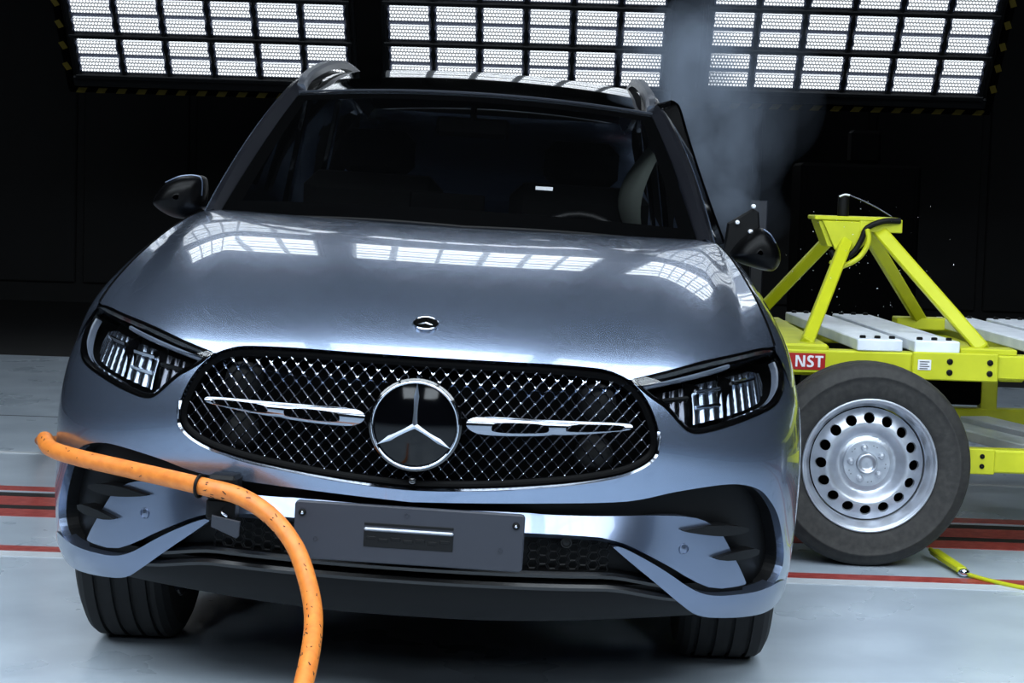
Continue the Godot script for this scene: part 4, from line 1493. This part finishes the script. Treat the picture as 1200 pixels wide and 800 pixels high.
func make_steel_wheel(t: Node3D, at: Vector3, s: float) -> void:
	var w := base("wheel", t, Transform3D(Basis(Vector3.UP, 0.0 if s > 0 else PI), at))
	var b := Mb.new()
	lathe(b, [Vector2(.226, .075), Vector2(.232, .088), Vector2(.25, .095), Vector2(.285, .104), Vector2(.302, .105), Vector2(.304, .1075), Vector2(.310, .1075), Vector2(.312, .103), Vector2(.332, .096), Vector2(.345, .080), Vector2(.350, .06), Vector2(.350, .03), Vector2(.343, .028), Vector2(.343, .018), Vector2(.350, .016), Vector2(.350, -.02), Vector2(.343, -.022), Vector2(.343, -.032), Vector2(.350, -.034), Vector2(.348, -.07), Vector2(.33, -.095), Vector2(.28, -.10), Vector2(.226, -.08)], 72, Transform3D(), false)
	put("tyre", b, M.rubber, w)
	b = Mb.new()
	lathe(b, [Vector2(.222, .065), Vector2(.222, .09), Vector2(.2265, .095), Vector2(.231, .092), Vector2(.231, .085)], 64, Transform3D(), false)
	lathe(b, [Vector2(.222, .088), Vector2(.213, .082), Vector2(.209, .052), Vector2(.201, .047), Vector2(.198, .02), Vector2(.197, -.08)], 64, Transform3D(), false)
	var rim := put("rim", b, M.steel, w)
	b = Mb.new()
	var df := func(p: Vector2) -> Vector3:
		return Vector3(p.x, p.y, cub(p.length(), [0.0, .07, .085, .10, .128, .142, .165, .186, .196], [.025, .025, .022, .018, .046, .050, .040, .028, .024]))
	var holes := []
	for i in 16: holes.append(circle(Vector2(cos(TAU * i / 16 + PI / 2), sin(TAU * i / 16 + PI / 2)) * .160, .0188, 18))
	sheet(b, df, 1.0, circle(Vector2(), .1935, 96), holes, .008)
	for h in holes: skirt(b, df, 1.0, h, 0.0, -.008)
	put("wheel_disc", b, M.steel, w)
	b = Mb.new()
	lathe(b, [Vector2(.195, -.03), Vector2(.001, -.03)], 40)
	put("brake_drum", b, M.deep, w)
	b = Mb.new()
	lathe(b, [Vector2(.083, .018), Vector2(.082, .030), Vector2(.079, .032), Vector2(.037, .032), Vector2(.036, .026)], 48)
	put("hub_plate", b, M.steel, w)
	b = Mb.new()
	lathe(b, [Vector2(.036, .024), Vector2(.035, .044), Vector2(.029, .046), Vector2(.027, .035), Vector2(.015, .032), Vector2(.001, .034)], 32, Transform3D(), false)
	put("hub_cap", b, M.steel, w)
	for i in 5:
		var a := TAU * i / 5 + PI / 2 + .2
		b = Mb.new()
		lathe(b, [Vector2(.013, .030), Vector2(.0125, .036), Vector2(.009, .040), Vector2(.009, .046), Vector2(.001, .048)], 10, Transform3D(Basis(), Vector3(cos(a) * .056, sin(a) * .056, 0)))
		put("wheel_bolt", b, M.steel, w)
		for k in 2:
			b = Mb.new()
			var c := a + .52 + k * .2
			lathe(b, [Vector2(.0035, .031), Vector2(.001, .0328)], 8, Transform3D(Basis(), Vector3(cos(c) * .065, sin(c) * .065, 0)))
			put("pin_hole", b, M.deep, w)

# ------------------------------------------------------------------ cables and small things
func make_cables() -> void:
	var b := Mb.new()
	var path := spline([Vector3(-.9, .021, -4.95), Vector3(-1.55, .021, -4.80), Vector3(-1.93, .06, -4.25), Vector3(-1.771, .153, -3.58), Vector3(-1.538, .274, -2.7), Vector3(-1.221, .439, -1.5), Vector3(-1.012, .548, -.72), Vector3(-.937, .588, -.425), Vector3(-.888, .584, -.30), Vector3(-.80, .578, -.21), Vector3(-.655, .567, -.12), Vector3(-.455, .557, .03), Vector3(-.364, .538, .045), Vector3(-.289, .499, .075), Vector3(-.231, .444, .12), Vector3(-.191, .384, .20), Vector3(-.164, .332, .30), Vector3(-.153, .285, .42), Vector3(-.153, .225, .58), Vector3(-.16, .14, .80), Vector3(-.19, .06, 1.05), Vector3(-.24, .021, 1.4), Vector3(-.3, .0205, 1.9)], 8)
	tube(b, path, .0205, 14)
	var c := put("power_cable", b, M.orange, self)
	tag(c, "thick scuffed orange cable looping across the front bumper and down towards the floor", "cable")
	var rng := RandomNumberGenerator.new()
	rng.seed = 4
	b = Mb.new()
	for i in 70:
		var k := rng.randi_range(58, 146)
		if i < 26: k = rng.randi_range(130, 142)
		var p: Vector3 = path[k]
		var t: Vector3 = (path[k + 1] - p).normalized()
		var side := t.cross(Vector3.BACK).normalized()
		var a := rng.randf_range(-1.1, 1.1)
		var d := (Vector3.BACK * cos(a) + side * sin(a))
		d = (d - t * d.dot(t)).normalized()
		var q := p + d * .0206
		var l := rng.randf_range(.003, .012)
		var dir := (t + t.cross(d) * rng.randf_range(-.8, .8)).normalized()
		bar(b, q - dir * l * .5, q + dir * l * .5, rng.randf_range(.001, .0025), .0008, d, 0.0)
	put("scuff_mark", b, M.scuff, c).set_meta("kind", "stuff")
	b = Mb.new()
	var ring := []
	var rc := Vector3(-.462, .557, .027)
	var ax := Vector3(.95, -.08, .30).normalized()
	var e1 := ax.cross(Vector3.UP).normalized()
	var e2 := ax.cross(e1)
	for i in 20: ring.append(rc + (e1 * cos(TAU * i / 20) + e2 * sin(TAU * i / 20)) * .025)
	tube(b, ring, .004, 6, true)
	put("cable_clip", b, M.black, c)
	b = Mb.new()
	var fc := spline([Vector3(1.69, .03, -2.42), Vector3(1.71, .025, -2.3), Vector3(1.735, .012, -2.13), Vector3(1.80, .008, -2.0), Vector3(1.93, .008, -1.86), Vector3(2.1, .008, -1.80), Vector3(2.5, .008, -1.85)], 8)
	tube(b, fc, .008, 8)
	c = put("floor_cable", b, M.yellow, self)
	tag(c, "thin yellow lead lying on the floor to the right of the trolley wheel", "cable")
	b = Mb.new()
	bar(b, Vector3(1.695, .03, -2.38), Vector3(1.735, .02, -2.1), .035, .02, Vector3.UP, .004)
	put("connector", b, M.yellow, c)
	b = Mb.new()
	sphere(b, Vector3(1.737, .016, -2.08), Vector3(.02, .014, .02), 8)
	put("connector_cap", b, M.chrome, c)
	# dark equipment behind
	var st := base("equipment_stand", self, Transform3D(Basis(), Vector3(1.43, 0, -6.2)))
	tag(st, "slim grey upright equipment stand in the dark, right behind the damaged door mirror", "stand")
	b = Mb.new()
	box(b, Transform3D(Basis(), Vector3(0, .60, 0)), Vector3(.07, 1.2, .05), .006)
	box(b, Transform3D(Basis(), Vector3(0, .02, 0)), Vector3(.5, .04, .4), .006)
	put("column", b, M.frame, st)
	b = Mb.new()
	box(b, Transform3D(Basis(), Vector3(0, 1.08, .04)), Vector3(.09, .32, .03), .006)
	put("face_plate", b, M.plate, st)
	var gx := base("control_cabinet", self, Transform3D(Basis(), Vector3(2.35, 0, -8.8)))
	tag(gx, "tall black control cabinet with a small box on top, behind the trolley mast", "cabinet")
	b = Mb.new()
	box(b, Transform3D(Basis(), Vector3(0, .75, 0)), Vector3(.8, 1.5, .5), .02)
	put("body", b, M.deep, gx)
	b = Mb.new()
	box(b, Transform3D(Basis(), Vector3(.05, 1.62, 0)), Vector3(.2, .22, .2), .02)
	put("top_box", b, M.deep, gx)
	b = Mb.new()
	box(b, Transform3D(Basis(), Vector3(0, .75, .252)), Vector3(.72, 1.36, .01), .004)
	put("cabinet_door", b, M.deep, gx)

func make_debris() -> void:
	var b := Mb.new()
	var rng := RandomNumberGenerator.new()
	rng.seed = 31
	for i in 70:
		var p := Vector3(1.25 + absf(rng.randfn()) * .28, rng.randf_range(.80, 1.25), rng.randf_range(-3.6, -2.2))
		var r := rng.randf_range(.0015, .004)
		var q := []
		for k in 4: q.append(p + Vector3(rng.randfn(), rng.randfn(), rng.randfn()).normalized() * r)
		for f in [[0, 1, 2], [0, 1, 3], [0, 2, 3], [1, 2, 3]]:
			b.ftri(q[f[0]], q[f[1]], q[f[2]], (q[f[0]] + q[f[1]] + q[f[2]]) / 3.0 - p)
	var o := put("glass_debris", b, M.white, self)
	tag(o, "tiny bright splinters of window glass flying above the yellow trolley", "debris", "", "stuff")

func make_smoke() -> void:
	var s := base("smoke", self, Transform3D(Basis(), Vector3(1.0, 1.1, -3.4)))
	tag(s, "thin grey smoke rising beside the struck door and drifting up past the roof", "smoke", "", "stuff")
	var rng := RandomNumberGenerator.new()
	rng.seed = 9
	var m := FogMaterial.new()
	m.density = 0.30
	m.albedo = Color(0.80, 0.87, 0.97)
	for i in 90:
		var k := rng.randf()
		var f := FogVolume.new()
		f.name = free_name("puff")
		f.shape = RenderingServer.FOG_VOLUME_SHAPE_ELLIPSOID
		var r := lerpf(.10, .26, k) * rng.randf_range(.6, 1.3)
		f.size = Vector3(r, r * rng.randf_range(1.0, 1.7), r * 1.3)
		f.position = Vector3(lerpf(-.03, -.16, k) + clampf(rng.randfn(), -1.6, 1.6) * lerpf(.04, .13, k), lerpf(-.02, .80, k) + rng.randfn(0, .05), .55 - k * .9 + rng.randfn(0, .1))
		f.material = m
		s.add_child(f, true)
	var thin := FogMaterial.new()
	thin.density = 0.06
	thin.albedo = Color(0.80, 0.87, 0.97)
	for i in 46:
		var k := rng.randf()
		var f := FogVolume.new()
		f.name = free_name("puff")
		f.shape = RenderingServer.FOG_VOLUME_SHAPE_ELLIPSOID
		var r := lerpf(.18, .42, k) * rng.randf_range(.6, 1.3)
		f.size = Vector3(r, r * rng.randf_range(1.0, 1.6), r * 1.2)
		f.position = Vector3(lerpf(.02, -.02, k) + clampf(rng.randfn(), -1.6, 1.6) * lerpf(.07, .20, k), lerpf(.0, .85, k), .55 - k * .9)
		f.material = thin
		s.add_child(f, true)

func _ready() -> void:
	# camera, sky, exposure
	var cam := Camera3D.new()
	cam.name = "camera"
	cam.fov = 20.125
	cam.near = 0.05
	cam.far = 100.0
	var lean := Basis(Vector3.BACK, ROLL)
	cam.transform = Transform3D(lean * Basis(Vector3.UP, .018) * Basis(Vector3.RIGHT, -.0781) * Basis(Vector3.BACK, .0628), lean * Vector3(.2854, 1.2539, 4.3428))
	add_child(cam)
	cam.current = true
	var we := WorldEnvironment.new()
	we.name = "world_environment"
	var en := Environment.new()
	en.background_mode = Environment.BG_COLOR
	en.background_color = Color.BLACK
	en.tonemap_mode = Environment.TONE_MAPPER_LINEAR
	en.tonemap_exposure = 1.0
	en.sdfgi_enabled = true
	en.ssao_enabled = true
	en.ssil_enabled = true
	en.volumetric_fog_enabled = true
	en.volumetric_fog_density = 0.0
	we.environment = en
	add_child(we)
	make_materials()
	M.disc = mat(Color(0.010, 0.011, 0.016), 0.08)
	M.disc.metallic_specular = 0.4
	M.silverstar = mat(Color(0.80, 0.83, 0.88), 0.28, 1.0)
	M.ledge = mat(Color(0.6, 0.62, 0.66), 0.25, 0.6)
	M.rail = mat(Color(0.35, 0.37, 0.41), 0.3, 0.7)
	M.mirrorshell = mat(Color(0.012, 0.012, 0.014), 0.35)
	M.mirrorshell.metallic_specular = 0.25
	# lamp banks: three hang behind the car and show in the photograph, the others hang over and in front of it
	var t40 := 0.70
	light_panel("bank of bright LED lamps hanging at the upper left, behind the car's left roof rail", Vector3(-2.36, 2.04, -10.7), facing(0, t40), 6, 4, 0.03, -1)
	light_panel("bank of bright LED lamps hanging in the middle, directly above the car's roof", Vector3(.06, 2.05, -10.7), facing(0, t40), 6, 4, 0.03)
	light_panel("bank of bright LED lamps hanging at the upper right, above the yellow trolley", Vector3(2.51, 2.07, -10.7), facing(0, t40), 6, 4, 0.03, 1)
	for i in 3:
		light_panel(["upper bank of LED lamps at the left, high behind the car", "upper bank of LED lamps in the middle, high behind the car", "upper bank of LED lamps at the right, high behind the car"][i], Vector3(-2.5 + 2.5 * i, 4.60, -8.56), facing(0, t40), 6, 3, 0.2, 0, M.ledhot)
	for i in 2:
		light_panel(["middle-height bank of LED lamps at the left, behind the car", "middle-height bank of LED lamps at the right, behind the car"][i], Vector3(-2.5 + 5.0 * i, 3.40, -9.56), facing(0, t40), 6, 3, 0.1)
	for i in 3:
		light_panel(["bank of LED lamps flat under the ceiling, over the left of the car's hood", "bank of LED lamps flat under the ceiling, over the middle of the car's hood", "bank of LED lamps flat under the ceiling, over the right of the car's hood"][i], Vector3(-2.5 + 2.5 * i, 5.2, -1.6), facing(0, PI / 2), 6, 8, 1.2, 0, M.ledhot)
	for i in 3:
		light_panel(["bank of LED lamps flat under the ceiling, in front of the car at the left", "bank of LED lamps flat under the ceiling, straight in front of the car", "bank of LED lamps flat under the ceiling, in front of the car at the right"][i], Vector3(-4.6 + 4.6 * i, 5.2, 2.0), facing(0, PI / 2), 12, 12, 2.2, 0, M.ledhot)
	for i in 2:
		light_panel(["bank of LED lamps on the left in front of the car, facing its nose", "bank of LED lamps on the right in front of the car, facing its nose"][i], Vector3(-1.8 + 3.6 * i, 4.6, 11.0), facing(PI, .55), 6, 4, 2.0, 0, M.ledhot)
	make_hall()
	make_car()
	make_trolley()
	make_cables()
	make_debris()
	make_smoke()
